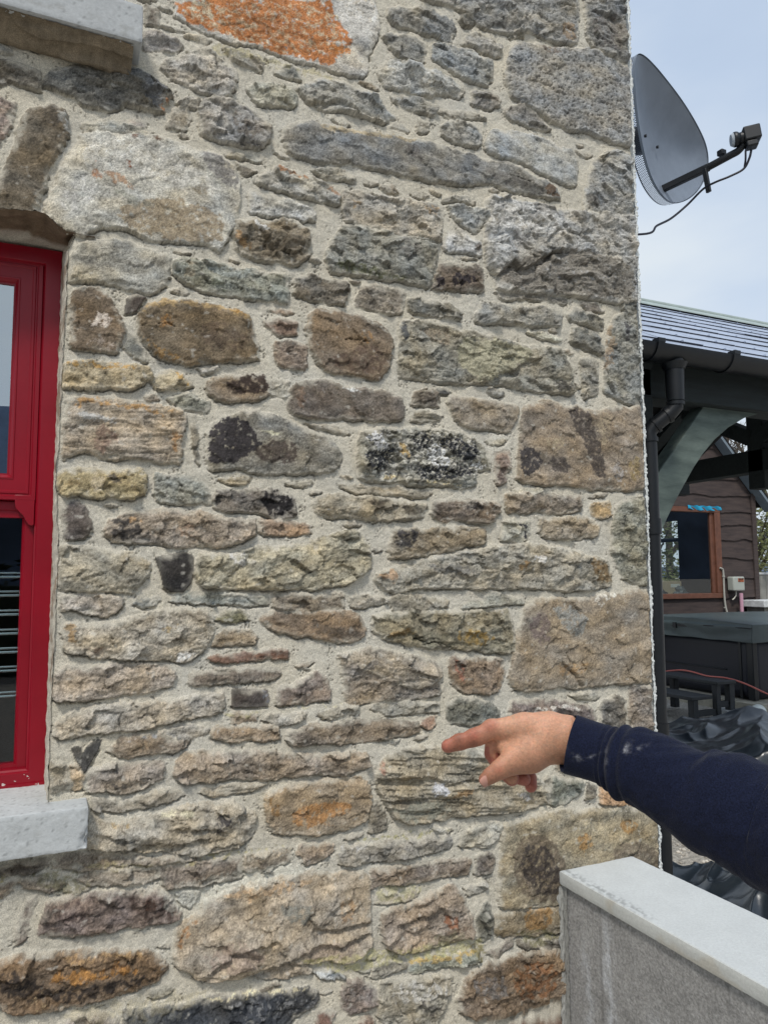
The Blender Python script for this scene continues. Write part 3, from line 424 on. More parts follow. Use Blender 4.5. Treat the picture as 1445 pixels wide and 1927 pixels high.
PATCHES = """P 182,115,62 .93 .88|333,-5 333,26 383,50 440,70 500,85 560,108 600,118 625,122 645,100 620,75 660,85 662,70 640,45 632,20 620,-5
P 205,202,195 .8 .8|622,-5 640,40 655,60 690,75 720,40 705,-5
P 182,118,62 .9 .75|622,75 655,80 660,100 640,105 625,95
Q 172,162,120 .5 .6|395,70 470,90 560,120 640,140 620,150 560,130 520,125 460,110 400,95
P 205,188,158 .75 .36|335,0 640,0 650,100 560,105 440,70 340,30
P 190,184,160 .8 .55|360,-5 395,0 400,40 380,45 365,25
P 120,82,52 .5 .4|400,20 500,20 600,60 600,110 520,90 420,60
P 160,158,150 .8 .8|83,150 100,133 130,130 145,150 150,175 120,170
P 150,150,150 .8 .8|265,155 290,140 320,170 300,205 275,195
P 170,110,60 .8 .7|295,205 325,170 330,178 305,212
P 200,198,190 .9 .7|107,212 120,205 132,230 125,255 112,240
P 90,84,78 .5 .7|70,195 100,190 120,205 110,250 80,230
P 165,120,82 .65 .75|198,320 215,325 240,340 255,345 255,352 230,350 200,335
P 130,85,60 1 .9|240,307 248,305 254,315 246,320
P 175,120,80 .8 .8|168,310 190,308 195,330 175,332
P 105,80,65 .9 .6|282,250 305,252 310,270 292,275
P 125,100,85 .9 .8|245,250 262,252 258,267 248,262
P 120,110,92 .8 .8|360,345 385,342 398,358 385,368 362,360
P 150,132,105 .75 .8|210,395 280,370 360,380 430,410 415,465 330,450 240,430
P 130,130,118 .6 .7|200,350 280,370 300,400 240,385
P 128,125,122 .8 .8|370,282 420,290 448,330 450,360 430,355 400,320
P 210,206,196 .6 .6|160,260 230,255 330,280 400,330 420,380 350,350 250,330 150,330
P 205,202,195 .7 .5|130,340 170,320 200,360 150,400 100,400
P 120,110,95 .5 .5|380,110 420,150 410,170 380,160
P 115,105,92 .7 .6|435,195 470,225 510,250 470,268 440,245
P 205,200,190 .7 .6|380,200 420,200 440,250 400,250
P 170,120,80 .8 .7|520,312 560,322 590,338 560,335 530,322
P 170,112,60 .6 .7|620,350 640,366 632,372 615,358
P 165,150,120 .7 .8|600,228 680,240 740,250 800,262 780,266 700,256 640,250 600,240
P 95,90,85 .7 .8|755,275 790,270 800,300 775,300
P 100,95,90 .5 .6|900,305 1000,335 1050,370 1000,362 930,340
P 110,88,68 .85 .9|1022,345 1045,352 1055,372 1030,368
P 200,200,195 .7 .6|720,115 770,125 860,155 860,175 800,165 740,150
P 110,115,120 .5 .6|850,110 900,120 925,150 880,145
P 200,198,192 .6 .55|820,85 860,85 920,112 900,118 850,100
P 150,125,95 .7 .8|1055,40 1080,40 1085,78 1060,75
P 108,100,95 .6 .5|1100,30 1180,20 1180,100 1130,95
P 115,110,104 .35 .4|960,90 1180,130 1190,270 1060,240 960,170
P 110,95,80 .7 .6|1015,80 1050,85 1055,105 1020,100
P 105,100,92 .7 .8|1105,360 1125,365 1130,392 1105,392
P 205,203,198 .7 .55|920,370 1000,380 1060,410 1090,430 1000,450 940,480 918,430
P 122,116,106 .85 .9|940,500 970,490 1000,480 1050,470 1110,470 1190,500 1200,560 1130,560 1040,550 945,542
P 120,115,108 .6 .7|1000,380 1050,385 1060,410 1010,405
P 120,115,110 .5 .6|960,430 1000,440 1000,470 960,470
P 75,72,75 .8 .7|1173,600 1185,598 1188,640 1176,640
P 155,130,100 .6 .7|1150,560 1160,680 1140,700 1138,690
P 170,165,142 .95 .95|858,650 880,633 960,645 1005,660 985,680 962,695 935,708 912,720 880,705 865,680
P 85,82,78 .8 .8|1040,720 1065,710 1080,738 1050,738
P 80,82,85 .9 .9|757,605 770,608 768,640 756,636
P 150,135,115 .6 .7|790,610 850,618 850,650 800,640
P 98,100,70 .75 .6|630,490 660,490 700,500 770,520 760,530 700,520 640,512
P 105,100,95 .5 .6|740,440 790,450 790,490 750,480
P 176,146,104 .6 .8|662,375 680,378 680,392 662,390
P 190,160,120 .6 .6|795,378 830,385 830,410 800,400
P 80,80,85 .8 .5|890,405 910,400 905,425 893,425
P 120,105,90 .6 .7|893,455 907,460 907,480 895,475
P 62,56,58 .95 .75|846,512 870,512 900,520 905,535 870,535 848,535
P 62,56,58 .95 .75|824,515 836,515 838,542 824,540
P 95,78,68 .7 .6|600,680 700,640 735,670 710,710 660,700
P 160,120,70 .5 .5|670,615 700,620 710,650 680,645
P 215,212,205 .95 .75|470,412 500,418 515,430 500,438 478,425
P 95,85,70 .7 .7|505,450 540,440 575,455 575,480 530,480
P 180,140,90 .6 .7|443,430 460,440 480,470 460,470 445,450
P 80,76,70 .6 .7|540,440 575,445 580,455 545,450
P 168,172,165 .85 .9|385,492 430,500 478,510 460,522 430,520 400,510
P 100,105,85 .6 .6|385,530 420,520 430,545 395,545
P 165,150,125 .6 .6|345,490 375,490 370,520 350,525
P 125,122,112 .6 .6|140,460 190,455 180,500 150,490
P 215,202,188 .9 .7|180,590 205,585 215,600 205,620 180,620 172,605
P 210,195,180 .6 .45|150,640 220,630 222,660 180,660
P 178,152,110 .8 .8|262,583 300,558 380,563 460,585 480,605 460,600 400,580 330,572 280,585
P 185,140,75 .8 .8|425,578 455,583 465,592 440,590
P 160,125,75 .7 .7|265,625 290,655 340,672 360,680 320,682 280,662
P 160,115,60 .6 .6|300,590 340,600 320,620 290,615
P 85,70,62 .5 .6|380,600 450,610 480,650 420,670 370,640
P 190,150,85 .8 .7|120,678 170,676 230,683 280,690 260,695 180,688 120,690
P 200,160,90 .8 .7|310,692 345,698 360,720 350,722 335,705
P 70,58,53 .94 .85|428,715 460,705 505,706 505,735 470,745 430,740
P 205,205,200 .9 .7|640,728 665,728 690,735 665,745 655,740
P 90,80,74 .5 .6|560,730 620,725 640,760 600,780 560,770
P 150,125,105 .6 .6|555,730 585,725 575,770 555,765
P 66,62,62 1 .9|395,808 422,784 446,782 480,810 495,832 478,850 450,872 405,876 396,860
P 70,60,55 .85 .8|485,835 530,825 560,840 560,875 520,870 480,868
P 195,190,165 .9 .5|485,812 530,805 540,820 500,822
P 62,62,64 .85 .40|685,808 760,806 880,812 905,840 915,880 890,905 740,905 685,895
P 214,210,198 .85 .42|685,808 760,806 880,812 905,840 915,880 890,905 740,905 685,895
P 225,225,225 .97 .62|690,812 715,815 730,840 728,855 700,850 690,830
P 55,56,60 .97 .6|683,845 725,840 750,850 725,885 690,890 680,870
P 55,56,60 .97 .55|770,810 815,808 810,850 780,850
P 225,225,222 .97 .6|805,835 835,835 850,880 830,895 800,860
P 55,56,60 .97 .6|830,815 885,825 895,860 880,870 850,860 825,835
P 58,60,64 .97 .75|870,838 895,835 900,860 885,868 868,862
P 55,56,60 .97 .6|785,870 830,875 900,880 890,900 830,905 785,908
P 225,225,222 .95 .5|880,868 920,868 915,885 880,885
P 200,180,140 .9 .7|725,890 745,890 740,903 725,902
P 180,150,90 .7 .6|750,830 770,830 775,865 750,865
P 205,190,150 .9 .6|800,905 860,908 890,912 860,915 800,912
P 74,70,70 .95 .8|980,840 1005,845 1025,860 1010,890 985,895 977,870
P 84,77,72 .94 .8|1035,860 1065,860 1075,885 1050,892 1035,880
P 80,73,68 .92 .78|1070,770 1095,762 1110,780 1125,820 1135,860 1140,900 1115,890 1095,830 1075,800
P 170,155,130 .7 .6|1020,820 1070,820 1060,850 1030,850
P 170,155,130 .7 .55|1115,780 1150,770 1150,830 1135,850
P 165,160,155 .7 .6|1150,870 1172,870 1175,910 1155,910
P 150,130,80 .5 .6|1180,860 1205,860 1205,910 1185,905
P 55,55,60 .97 .65|966,984 996,982 996,1012 985,1020 990,995 970,992
P 70,68,70 .9 .7|748,998 792,996 790,1022 770,1035 745,1028
P 205,195,180 .85 .42|860,942 938,946 936,975 880,965 855,955
P 60,56,55 .9 .55|870,945 910,942 920,960 880,962
P 98,88,75 .8 .8|690,940 725,935 728,960 700,965
P 105,98,88 .7 .8|762,950 795,950 795,970 765,970
P 85,80,75 .85 .85|200,891 222,890 224,910 205,908
P 190,175,150 .6 .7|170,885 200,888 195,930 170,920
P 120,95,55 .5 .6|120,895 160,905 150,928 120,920
P 190,145,85 .7 .65|140,748 210,750 330,772 340,785 260,775 200,765 130,765
P 130,105,92 .7 .75|175,800 215,800 222,840 190,855 175,835
P 185,185,182 .7 .7|130,770 180,775 220,790 200,796 130,785
P 178,130,75 .6 .6|320,810 340,810 338,860 325,850
P 58,56,56 .9 .72|203,985 235,980 275,990 270,1005 235,1015 205,1008
P 195,160,120 .9 .5|235,970 270,968 275,985 245,990
P 185,155,130 .6 .6|325,990 370,985 365,1010 330,1010
P 48,45,46 .95 .7|490,925 520,922 555,935 555,965 520,972 490,955
P 70,68,66 .85 .65|402,935 420,925 430,945 410,950
P 215,212,205 .8 .6|425,1035 465,1035 470,1060 440,1065
P 120,115,100 .5 .5|600,1030 680,1030 680,1070 600,1065
P 218,215,208 .9 .6|1000,1042 1035,1040 1030,1062 1000,1062
P 130,105,70 .8 .8|1110,1045 1148,1060 1150,1100 1120,1090
P 105,105,105 .6 .6|790,1060 860,1055 910,1075 880,1090 820,1080
P 170,130,70 .6 .6|975,1050 1000,1055 985,1080 970,1070
P 190,150,110 .6 .7|708,1080 750,1068 745,1100 712,1095
P 180,142,88 .6 .8|124,1175 146,1172 144,1200 140,1215 125,1210
P 215,213,208 .9 .7|320,1235 355,1222 380,1222 365,1242 330,1244
P 165,140,90 .6 .7|300,1175 340,1175 335,1195 305,1195
P 145,120,105 .6 .6|160,1215 210,1215 210,1235 165,1232
P 160,130,70 .8 .7|860,1190 900,1185 930,1195 930,1215 880,1212 862,1205
P 165,140,100 .8 .8|725,1190 765,1178 788,1192 770,1200 740,1200
P 100,98,82 .5 .6|760,1180 860,1190 960,1210 960,1228 850,1220 770,1212
P 85,60,50 .6 .7|480,1226 545,1222 545,1240 480,1242
P 100,92,84 .6 .7|560,1165 680,1180 685,1200 600,1198
P 150,150,155 .95 .95|491,1305 505,1305 510,1320 498,1322
P 180,120,100 .7 .6|850,1242 870,1245 880,1285 860,1285
P 112,98,96 .7 .7|1000,1150 1030,1150 1035,1210 1010,1215 990,1190
P 145,148,145 .7 .7|1030,1130 1100,1150 1105,1200 1060,1190
P 215,210,198 .8 .5|1110,1125 1150,1110 1165,1120 1130,1145
P 160,125,80 .5 .5|1040,1250 1110,1240 1100,1270 1050,1280
P 215,210,200 .85 .5|985,1330 1080,1322 1110,1340 1060,1340 1000,1348
P 98,90,88 .8 .7|1010,1338 1090,1338 1090,1380 1010,1380
P 82,78,74 .85 .75|200,1475 245,1472 248,1490 215,1492
P 95,90,85 .6 .6|290,1450 308,1455 300,1468 285,1468
P 160,162,165 .8 .6|215,1395 250,1382 310,1385 300,1392 240,1395
P 60,58,62 .9 .65|405,1530 435,1528 445,1555 415,1570 400,1555
P 205,198,170 .7 .6|300,1528 360,1520 390,1530 330,1545 300,1545
P 190,155,90 .5 .5|200,1545 240,1545 245,1560 210,1560
P 168,120,70 .7 .7|545,1525 600,1505 660,1510 660,1530 600,1555 545,1555
P 165,120,60 .6 .6|505,1500 520,1500 530,1540 508,1540
P 180,120,100 .5 .5|700,1440 730,1425 725,1460 705,1460
P 190,190,192 .9 .8|815,1475 838,1472 838,1495 820,1498 808,1488
P 160,122,76 .6 .7|845,1492 890,1478 900,1485 870,1500 850,1505
P 120,114,100 .8 .85|850,1500 865,1498 862,1530 845,1530
P 145,145,132 .7 .8|735,1520 840,1500 850,1535 790,1548 745,1542
P 80,78,76 .6 .5|975,1490 1005,1490 1010,1512 980,1512
P 200,198,195 .8 .5|968,1485 1005,1488 1000,1515 975,1505
P 100,88,76 .7 .85|970,1585 1015,1565 1060,1600 1065,1690 1030,1700 985,1690 960,1650
P 66,60,58 .88 .62|985,1595 1015,1580 1050,1620 1060,1680 1030,1690 1000,1680 980,1650 975,1620
P 165,120,60 .6 .65|1080,1575 1110,1565 1115,1600 1090,1605
P 160,115,55 .6 .6|1160,1540 1200,1545 1190,1570 1165,1565
P 185,170,140 .6 .5|1085,1530 1140,1545 1150,1590 1110,1600
P 110,98,85 .7 .8|1145,1600 1180,1580 1250,1600 1250,1650 1160,1640
P 160,122,72 .65 .8|990,1715 1040,1705 1035,1750 1000,1755 985,1740
P 145,95,65 .8 .75|832,1725 862,1722 865,1745 835,1755
P 120,100,82 .6 .7|825,1755 885,1730 885,1760 830,1778
P 100,98,96 .6 .5|720,1600 850,1580 850,1592 770,1608
P 85,78,70 .6 .45|780,1640 850,1630 850,1645 790,1652
P 175,125,70 .6 .6|470,1612 540,1598 545,1603 475,1620
P 105,95,90 .6 .6|480,1620 505,1618 510,1635 490,1638
P 75,62,60 .75 .5|90,1700 180,1690 180,1740 110,1740
P 72,58,52 .8 .65|230,1690 330,1685 335,1725 290,1735 250,1720
P 55,50,48 .9 .62|-10,1825 40,1820 80,1850 120,1860 200,1845 290,1830 316,1825 300,1845 180,1880 60,1890 0,1880
P 175,125,65 .7 .6|80,1825 170,1820 270,1815 260,1835 160,1850 90,1850
P 200,165,120 .6 .5|100,1795 270,1790 290,1805 200,1815 110,1815
P 215,190,150 .9 .45|45,1880 90,1875 90,1905 50,1900
P 172,125,80 .7 .7|337,1770 350,1745 372,1725 362,1745 350,1775 340,1785
P 195,165,130 .7 .6|390,1695 450,1675 560,1655 620,1660 560,1680 450,1695
P 130,132,125 .7 .65|520,1700 580,1690 590,1740 540,1740 515,1720
P 155,115,70 .5 .5|630,1690 670,1690 670,1740 640,1740
P 150,132,120 .6 .85|380,1790 460,1770 500,1790 480,1820 400,1830
P 155,140,128 .6 .85|560,1785 620,1775 690,1770 660,1800 600,1808 560,1800
P 140,140,135 .85 .6|240,1902 330,1893 360,1900 330,1930 240,1940
P 205,195,165 .95 .7|380,1883 430,1868 490,1862 560,1860 600,1866 560,1872 480,1872 400,1888
P 190,190,190 .6 .35|400,1880 600,1870 600,1900 450,1925
P 95,62,48 .5 .6|270,1690 300,1690 300,1720 270,1720
P 200,175,120 .95 .95|772,1812 815,1801 860,1800 879,1791 902,1790 902,1795 860,1806 800,1812 775,1820
P 75,72,72 .7 .6|785,1885 830,1880 830,1915 790,1915
P 205,202,195 .7 .45|720,1860 800,1845 850,1850 840,1880 760,1895
P 130,88,55 .7 .6|965,1820 1045,1800 1045,1870 990,1890 960,1860
P 125,122,120 .7 .65|890,1840 960,1830 950,1880 890,1880
P 215,212,206 .7 .6|615,1585 690,1590 690,1600 640,1605
P 130,128,125 .5 .5|640,1865 700,1850 700,1890 650,1890
Q 165,160,105 .55 .6|560,1800 700,1790 900,1760 930,1780 850,1800 720,1825 650,1840 580,1820
Q 160,155,98 .6 .6|650,1585 760,1570 860,1560 850,1568 760,1580 660,1592
Q 160,150,90 .5 .55|400,1610 540,1590 560,1595 480,1608 420,1618 330,1632 300,1630
Q 165,158,110 .5 .6|780,1320 420,1340 440,1360 520,1335 440,1335
Q 95,92,60 .7 .6|970,1755 1045,1745 1060,1780 1010,1790 980,1775
Q 120,110,60 .7 .6|870,1780 915,1778 915,1810 900,1825 890,1800
Q 175,170,140 .5 .6|860,1740 900,1775 900,1790 760,1800
Q 110,105,70 .6 .6|45,1640 110,1645 180,1650 150,1690 110,1685 60,1660
Q 165,150,80 .6 .6|-10,1640 30,1645 0,1665
Q 170,165,120 .5 .6|700,1675 800,1660 800,1690 720,1710
Q 150,142,100 .5 .6|150,1620 260,1620 300,1635 200,1645
Q 200,198,185 .5 .8|300,1665 560,1620 600,1640 420,1680 370,1720 310,1720
Q 170,160,130 .4 .6|380,1895 240,1930 100,1945 120,1900 300,1870 400,1870
"""
CRACKS = [(0.0022, (697, 112), (703, 95), (712, 75), (716, 62)), (0.0016, (1004, 520), (1012, 500), (1035, 482), (1065, 470)), (0.0018, (1300/1, 1300), (1301, 1300)),
    (0.0015, (300, 607), (318, 605), (330, 612)), (0.0014, (648, 638), (700, 642)), (0.0014, (765, 440), (800, 452), (828, 456)), (0.0014, (700, 828), (722, 842), (730, 850)),
    (0.0016, (985, 495), (975, 510), (965, 500), (945, 492)), (0.0016, (880, 714), (897, 722), (912, 718)), (0.0016, (1063, 1230), (1080, 1270), (1092, 1282)),
    (0.0013, (1080, 1262), (1100, 1258), (1095, 1245)), (0.0020, (1143, 688), (1147, 720), (1160, 745)), (0.0016, (1176, 1250), (1185, 1275), (1200, 1285)),
    (0.0013, (960, 325), (975, 332), (1004, 342)), (0.0016, (780, 1200), (800, 1205), (850, 1218))]
LEDGES = [(16, 0.03, (930, 520), (950, 505), (965, 490), (985, 506), (1002, 497), (1020, 483), (1050, 473), (1062, 468)),
    (10, 0.03, (905, 722), (920, 716), (935, 702), (970, 695), (985, 682)),
    (14, 0.03, (400, 1823), (440, 1795), (480, 1772), (500, 1770)), (12, 0.03, (590, 1740), (600, 1752), (640, 1750), (690, 1738)),
    (12, 0.025, (480, 1835), (510, 1820), (560, 1800), (600, 1775), (640, 1782), (690, 1760)),
    (12, 0.025, (760, 1738), (800, 1725), (830, 1710), (845, 1722)), (9, 0.02, (1065, 1252), (1085, 1270), (1095, 1285)),
    (12, 0.03, (185, 1605), (240, 1602), (290, 1588), (330, 1590), (380, 1580)),
    (9, 0.02, (640, 1462), (720, 1465), (800, 1462), (840, 1472), (900, 1470)), (10, 0.02, (720, 1508), (790, 1502)),
    (10, 0.02, (560, 208), (600, 190), (640, 185), (670, 205)), (10, 0.02, (440, 245), (455, 265), (495, 270)),
    (9, 0.02, (500, 440), (515, 465), (525, 480)), (9, 0.02, (1030, 450), (1050, 430), (1090, 440), (1110, 432)),
    (8, 0.02, (740, 1195), (765, 1183), (785, 1195)), (9, 0.02, (470, 1808), (420, 1790))]

# ------------------------------------------------------------------ the stone wall
def parse(t):
    for ln in t.strip().split('\n'):
        a, b = ln.split('|'); yield a.split(), [tuple(float(v) for v in p.split(',')) for p in b.split()]
xs = np.concatenate([np.arange(-1.35, -0.16, 0.012), np.arange(-0.16, 1.6311, 0.0023)])
zs = np.concatenate([np.arange(-0.05, 0.50, 0.012), np.arange(0.50, 3.49, 0.0023), np.arange(3.50, 4.3, 0.012)])
nx, nz_ = len(xs), len(zs)
GX, GZ = np.meshgrid(xs, zs, indexing='ij'); GX = GX.astype(np.float32); GZ = GZ.astype(np.float32)
WX = GX+0.0045*perlin(GX*26, GZ*26, 1)+0.0030*perlin(GX*75, GZ*75, 2)+0.0018*perlin(GX*210, GZ*210, 3)
WZ = GZ+0.0045*perlin(GX*26, GZ*26, 4)+0.0030*perlin(GX*75, GZ*75, 5)+0.0018*perlin(GX*210, GZ*210, 6)
wn = white(GX.shape, 11)
MORT = lin((199, 193, 178))
H = 0.0035*fbm(GX*9, GZ*9, 21, 3)+0.0022*fbm(GX*45, GZ*45, 22, 3)+0.0011*fbm(GX*190, GZ*190, 23, 2)+0.0006*(wn-0.5)
mv = 1+0.13*fbm(GX*7, GZ*7, 24, 4)+0.16*fbm(GX*120, GZ*120, 25, 3)+0.20*(wn-0.5)
C = MORT[None, None, :]*mv[..., None]
C = C*(1+0.05*fbm(GX*5, GZ*5, 26, 3)[..., None]*np.array([1.0, 0.2, -1.3]))
pit = smooth(0.56, 0.68, perlin(GX*210, GZ*210, 27)*0.7+0.6*perlin(GX*30, GZ*30, 28))
H -= 0.003*pit; C = C*(1-0.55*pit[..., None])
D = np.full(GX.shape, -1.0, np.float32)          # distance inside the nearest stone
def chaikin(P, r=0.2):
    out = []
    for i in range(len(P)):
        a, b = np.array(P[i]), np.array(P[(i+1) % len(P)]); out += [a*(1-r)+b*r, a*r+b*(1-r)]
    return np.array(out)
def sdf(P, X, Z):
    d2 = np.full(X.shape, 1e9, np.float32); ins = np.zeros(X.shape, bool); n = len(P)
    for i in range(n):
        ax, az = P[i]; bx, bz = P[(i+1) % n]; ex, ez = bx-ax, bz-az
        wx, wz = X-ax, Z-az; t = np.clip((wx*ex+wz*ez)/(ex*ex+ez*ez+1e-12), 0, 1)
        dx = wx-ex*t; dz = wz-ez*t; d2 = np.minimum(d2, dx*dx+dz*dz)
        c = ((az <= Z) & (bz > Z)) | ((bz <= Z) & (az > Z))
        if abs(ez) > 1e-9: ins ^= c & (X < ax+(Z-az)/ez*ex)
    d = np.sqrt(d2); return np.where(ins, d, -d)
def window(P, m):
    i0, i1 = np.searchsorted(xs, [P[:, 0].min()-m, P[:, 0].max()+m]); j0, j1 = np.searchsorted(zs, [P[:, 1].min()-m, P[:, 1].max()+m])
    return slice(max(i0, 0), i1), slice(max(j0, 0), j1)
def worley(x, y, s):
    """nearest jittered cell: offset to its centre and two hashes -> flat cleaved facets"""
    xi = np.floor(x).astype(np.int32); yi = np.floor(y).astype(np.int32); best = np.full(x.shape, 9.0, np.float32); b2 = best.copy()
    ox = np.zeros(x.shape, np.float32); oy = ox.copy(); h1 = ox.copy(); h2 = ox.copy()
    for i in (-1, 0, 1):
        for j in (-1, 0, 1):
            a = (xi+i+s*31) & 255; b = (yi+j+s*57) & 255
            dx = x-(xi+i+_RV[a, b]); dy = y-(yi+j+_RV[b, (a+91) & 255]); d = dx*dx+dy*dy; m = d < best
            b2 = np.where(m, best, np.minimum(b2, d)); best = np.where(m, d, best); ox = np.where(m, dx, ox); oy = np.where(m, dy, oy)
            h1 = np.where(m, _RV[(a+37) & 255, b], h1); h2 = np.where(m, _RV[a, (b+73) & 255], h2)
    return ox, oy, h1, h2, np.sqrt(b2)-np.sqrt(best)
def cleave(a, b, s, sz, tilt, step):
    wa = a+0.006*perlin(a*60, b*60, s+1)+0.003*perlin(a*160, b*160, s+2); wb = b+0.005*perlin(a*60, b*60, s+3)+0.0025*perlin(a*160, b*160, s+4)
    ox, oy, h1, h2, e = worley(wa/sz, wb/(sz*0.55), s)
    an = h2*6.283; return tilt*sz*(np.cos(an)*ox+np.sin(an)*oy*0.7)*(0.4+h1)+step*(h1-0.5), h1, e
gap = np.zeros(GX.shape, np.float32)
rnd = random.Random(5)
def add_stone(sty, rgb, h, P, k):
    global gap
    P = chaikin(P, 0.20 if sty in 's' else 0.04 if sty == 'f' else 0.09); sl = window(P, 0.012)
    X, Z = (GX[sl]*.8+WX[sl]*.2, GZ[sl]*.8+WZ[sl]*.2) if (sty == 'f' and sum(rgb) < 300) else (WX[sl], WZ[sl])
    if min(X.shape) < 3: return
    d = sdf(P, X, Z)+(0.0034 if sum(rgb) > 300 else 0.0008); A = P-P.mean(0); w_, v_ = np.linalg.eigh(A.T@A); ax = v_[:, 1]; ax = ax if ax[0] > 0 else -ax
    if abs(ax[1]) > 0.6: ax = np.array([1.0, 0.0])
    cx, cz = P.mean(0); x = GX[sl]-cx; z = GZ[sl]-cz
    a = x*ax[0]+z*ax[1]; b = -x*ax[1]+z*ax[0]; s = k*3+40; o = rnd.random()*50
    size = math.sqrt((P[:, 0].max()-P[:, 0].min())*(P[:, 1].max()-P[:, 1].min()))
    gz = np.gradient(d, axis=1)/0.0023; low = smooth(0.2, 0.9, gz); top = smooth(0.2, 0.9, -gz)
    w = (0.0085 if sty in 's' else 0.0058)*(1-0.5*low+0.7*top)*(0.5+min(size/0.2, 1)*0.7)
    e = np.clip(d/w, 0, 1); prof = np.sqrt(np.clip(1-(1-e)**2, 0, 1))
    big = min(1.0, size/0.16)
    lf = fbm(a*9+o, b*14, s, 3); mf = fbm(a*38+o, b*50, s+1, 4); hf = fbm(a*170+o, b*190, s+2, 3)
    def facets(K, sl_, A_):
        m = None
        for q in range(K):
            px, pz = rnd.uniform(-.5, .5)*size*1.3, rnd.uniform(-.5, .5)*size*0.7; t = rnd.uniform(0, 6.28)
            pln = rnd.uniform(0, .3)*A_+sl_*(math.cos(t)*(x-px)+math.sin(t)*(z-pz))
            m = pln if m is None else np.minimum(m, pln)
        return np.clip(m+0.3*A_*mf, -A_, A_)
    def terr(f, st, n):
        q = f*n; fr = q-np.floor(q); return st*(np.floor(q)+smooth(0.72, 0.98, fr))
    c1, k1, e1 = cleave(a+o, b+o, s+20, 0.060, 0.20, 0.0045*big); c2_, k2, e2 = cleave(a+o, b+o, s+24, 0.024, 0.22, 0.0018)
    grain = 0.0006*hf+0.0006*(wn[sl]-0.5)
    if sty == 's': t = 0.005*big*lf+0.0018*mf+grain+0.35*c1
    elif sty == 'p':
        pits = smooth(0.12, 0.5, fbm(a*95+o, b*120, s+3, 2)); t = 0.005*lf+0.0025*mf+grain-0.0042*pits+0.3*c1
    elif sty == 'f': t = 0.003*lf+0.0010*mf+grain+terr(fbm(a*8+o, b*10, s+4, 3), 0.0022, 3)
    elif sty == 'r': t = facets(5, 0.24, 0.008*big)+0.0014*mf+grain+0.9*c1+0.6*c2_+terr(fbm(a*10+o, b*20, s+4, 5, .55), 0.0022, 2.5)
    elif sty == 'k': t = facets(5, 0.25, 0.006)+0.003*mf+2*grain+c1+c2_+terr(fbm(a*8+o, b*30, s+4, 5), 0.004, 3)
    elif sty in 'lL':
        g = 1.0 if sty == 'l' else 1.6
        t = g*(0.0035*fbm(a*6+o, b*80, s+4, 4)+0.001*mf)+grain+terr(fbm(a*5+o, b*34, s+5, 5, .55), 0.0030*g, 3.5)+0.004*lf+0.4*c1
    elif sty == 'd': t = facets(5, 0.24, 0.013)+terr(fbm(a*3+b*3+o, b*6-a*2, s+5, 4, .42), 0.0090, 1.8)+0.0014*mf+grain+0.4*c1+0.15*c2_
    else: t = facets(7, 0.30, 0.010*big)+0.0014*mf+grain+1.0*c1+0.55*c2_+terr(fbm(a*7+o, b*17, s+4, 5, .5), 0.0042*big, 2.4)
    hh = h*0.001*0.66*prof+prof*(t-np.median(t))*1.15
    rel = 0.30+0.70*smooth(-0.30, 0.25, fbm(X*13+o, Z*13, s+11, 3)); edge_ = smooth(0.030, 0.0, d); hh = hh*(1-edge_*(1-rel)*(1-0.5*low)); hh = np.maximum(hh, 0.0006*e)
    # colour of the stone itself
    base = lin(rgb); lum_ = base@np.array([.3, .6, .1]); base = (lum_*np.array([1.02, 1.0, .93])*0.30+base*0.70)*1.09+0.006
    v = 1+0.18*lf+0.42*mf+0.50*hf+0.40*fbm(a*330+o, b*360, s+12, 2)+0.55*(wn[sl]-0.5)+0.16*(k1-.5)+0.12*(k2-.5)-0.30*smooth(.10, .0, e1)*(sty in 'crdk')
    if sty in 'lL': v = v+0.35*fbm(a*5+o, b*60, s+4, 4)
    if sty in 'cdk': v = v+0.12*ridged(a*20+o, b*36, s+3, 4)
    hue = fbm(a*11+o+9, b*16+3, s+6, 3)[..., None]*np.array([0.15, 0.02, -0.20])
    c = base*(np.clip(v, 0.35, 1.9)[..., None])*(1+hue)
    dk = smooth(0.34, 0.6, fbm(a*60+o+4, b*75, s+8, 4)); c = c*(1-0.42*dk[..., None])
    bl = fbm(a*17+o+2, b*24+5, s+13, 5, .6); c = c*(1-0.34*smooth(.08, .34, bl))[..., None]*(1+0.16*smooth(-.05, -.35, bl))[..., None]
    tl = smooth(0.016, 0.001, d+0.010*fbm(X*50, Z*50, s+14, 3))*top*smooth(-.25, .2, fbm(X*20+o, Z*20, s+15, 3))*0.55; c = c*(1-tl[..., None])+lin((206, 199, 182))*tl[..., None]
    lk = smooth(0.30, 0.52, fbm(a*45+o+7, b*55, s+9, 4))[..., None]*0.5; c = c*(1-lk)+np.array([.60, .57, .50])*lk
    sm = smooth(0.015, 0.0, d+0.014*fbm(X*42, Z*42, s+7, 4))*(0.15+0.85*smooth(.25, -.25, fbm(X*13+o, Z*13, s+11, 3)))*(0.9-0.5*low)*(0.35 if sty == 'f' and sum(rgb) < 300 else 1)
    c = c*(1-sm[..., None])+MORT*0.96*sm[..., None]
    m = (d > 0) & (hh > np.where(D[sl] > 0, H[sl], -1))
    H[sl] = np.where(m, hh, H[sl]); C[sl] = np.where(m[..., None], c, C[sl]); D[sl] = np.maximum(D[sl], d)
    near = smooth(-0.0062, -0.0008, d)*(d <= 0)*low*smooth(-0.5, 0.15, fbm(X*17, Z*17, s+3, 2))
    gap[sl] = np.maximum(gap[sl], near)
ST = list(parse(STONES))
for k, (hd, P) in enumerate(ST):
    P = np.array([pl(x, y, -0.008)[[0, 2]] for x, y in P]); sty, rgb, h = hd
    add_stone(sty, tuple(float(v) for v in rgb.split(',')), float(h), P, k)
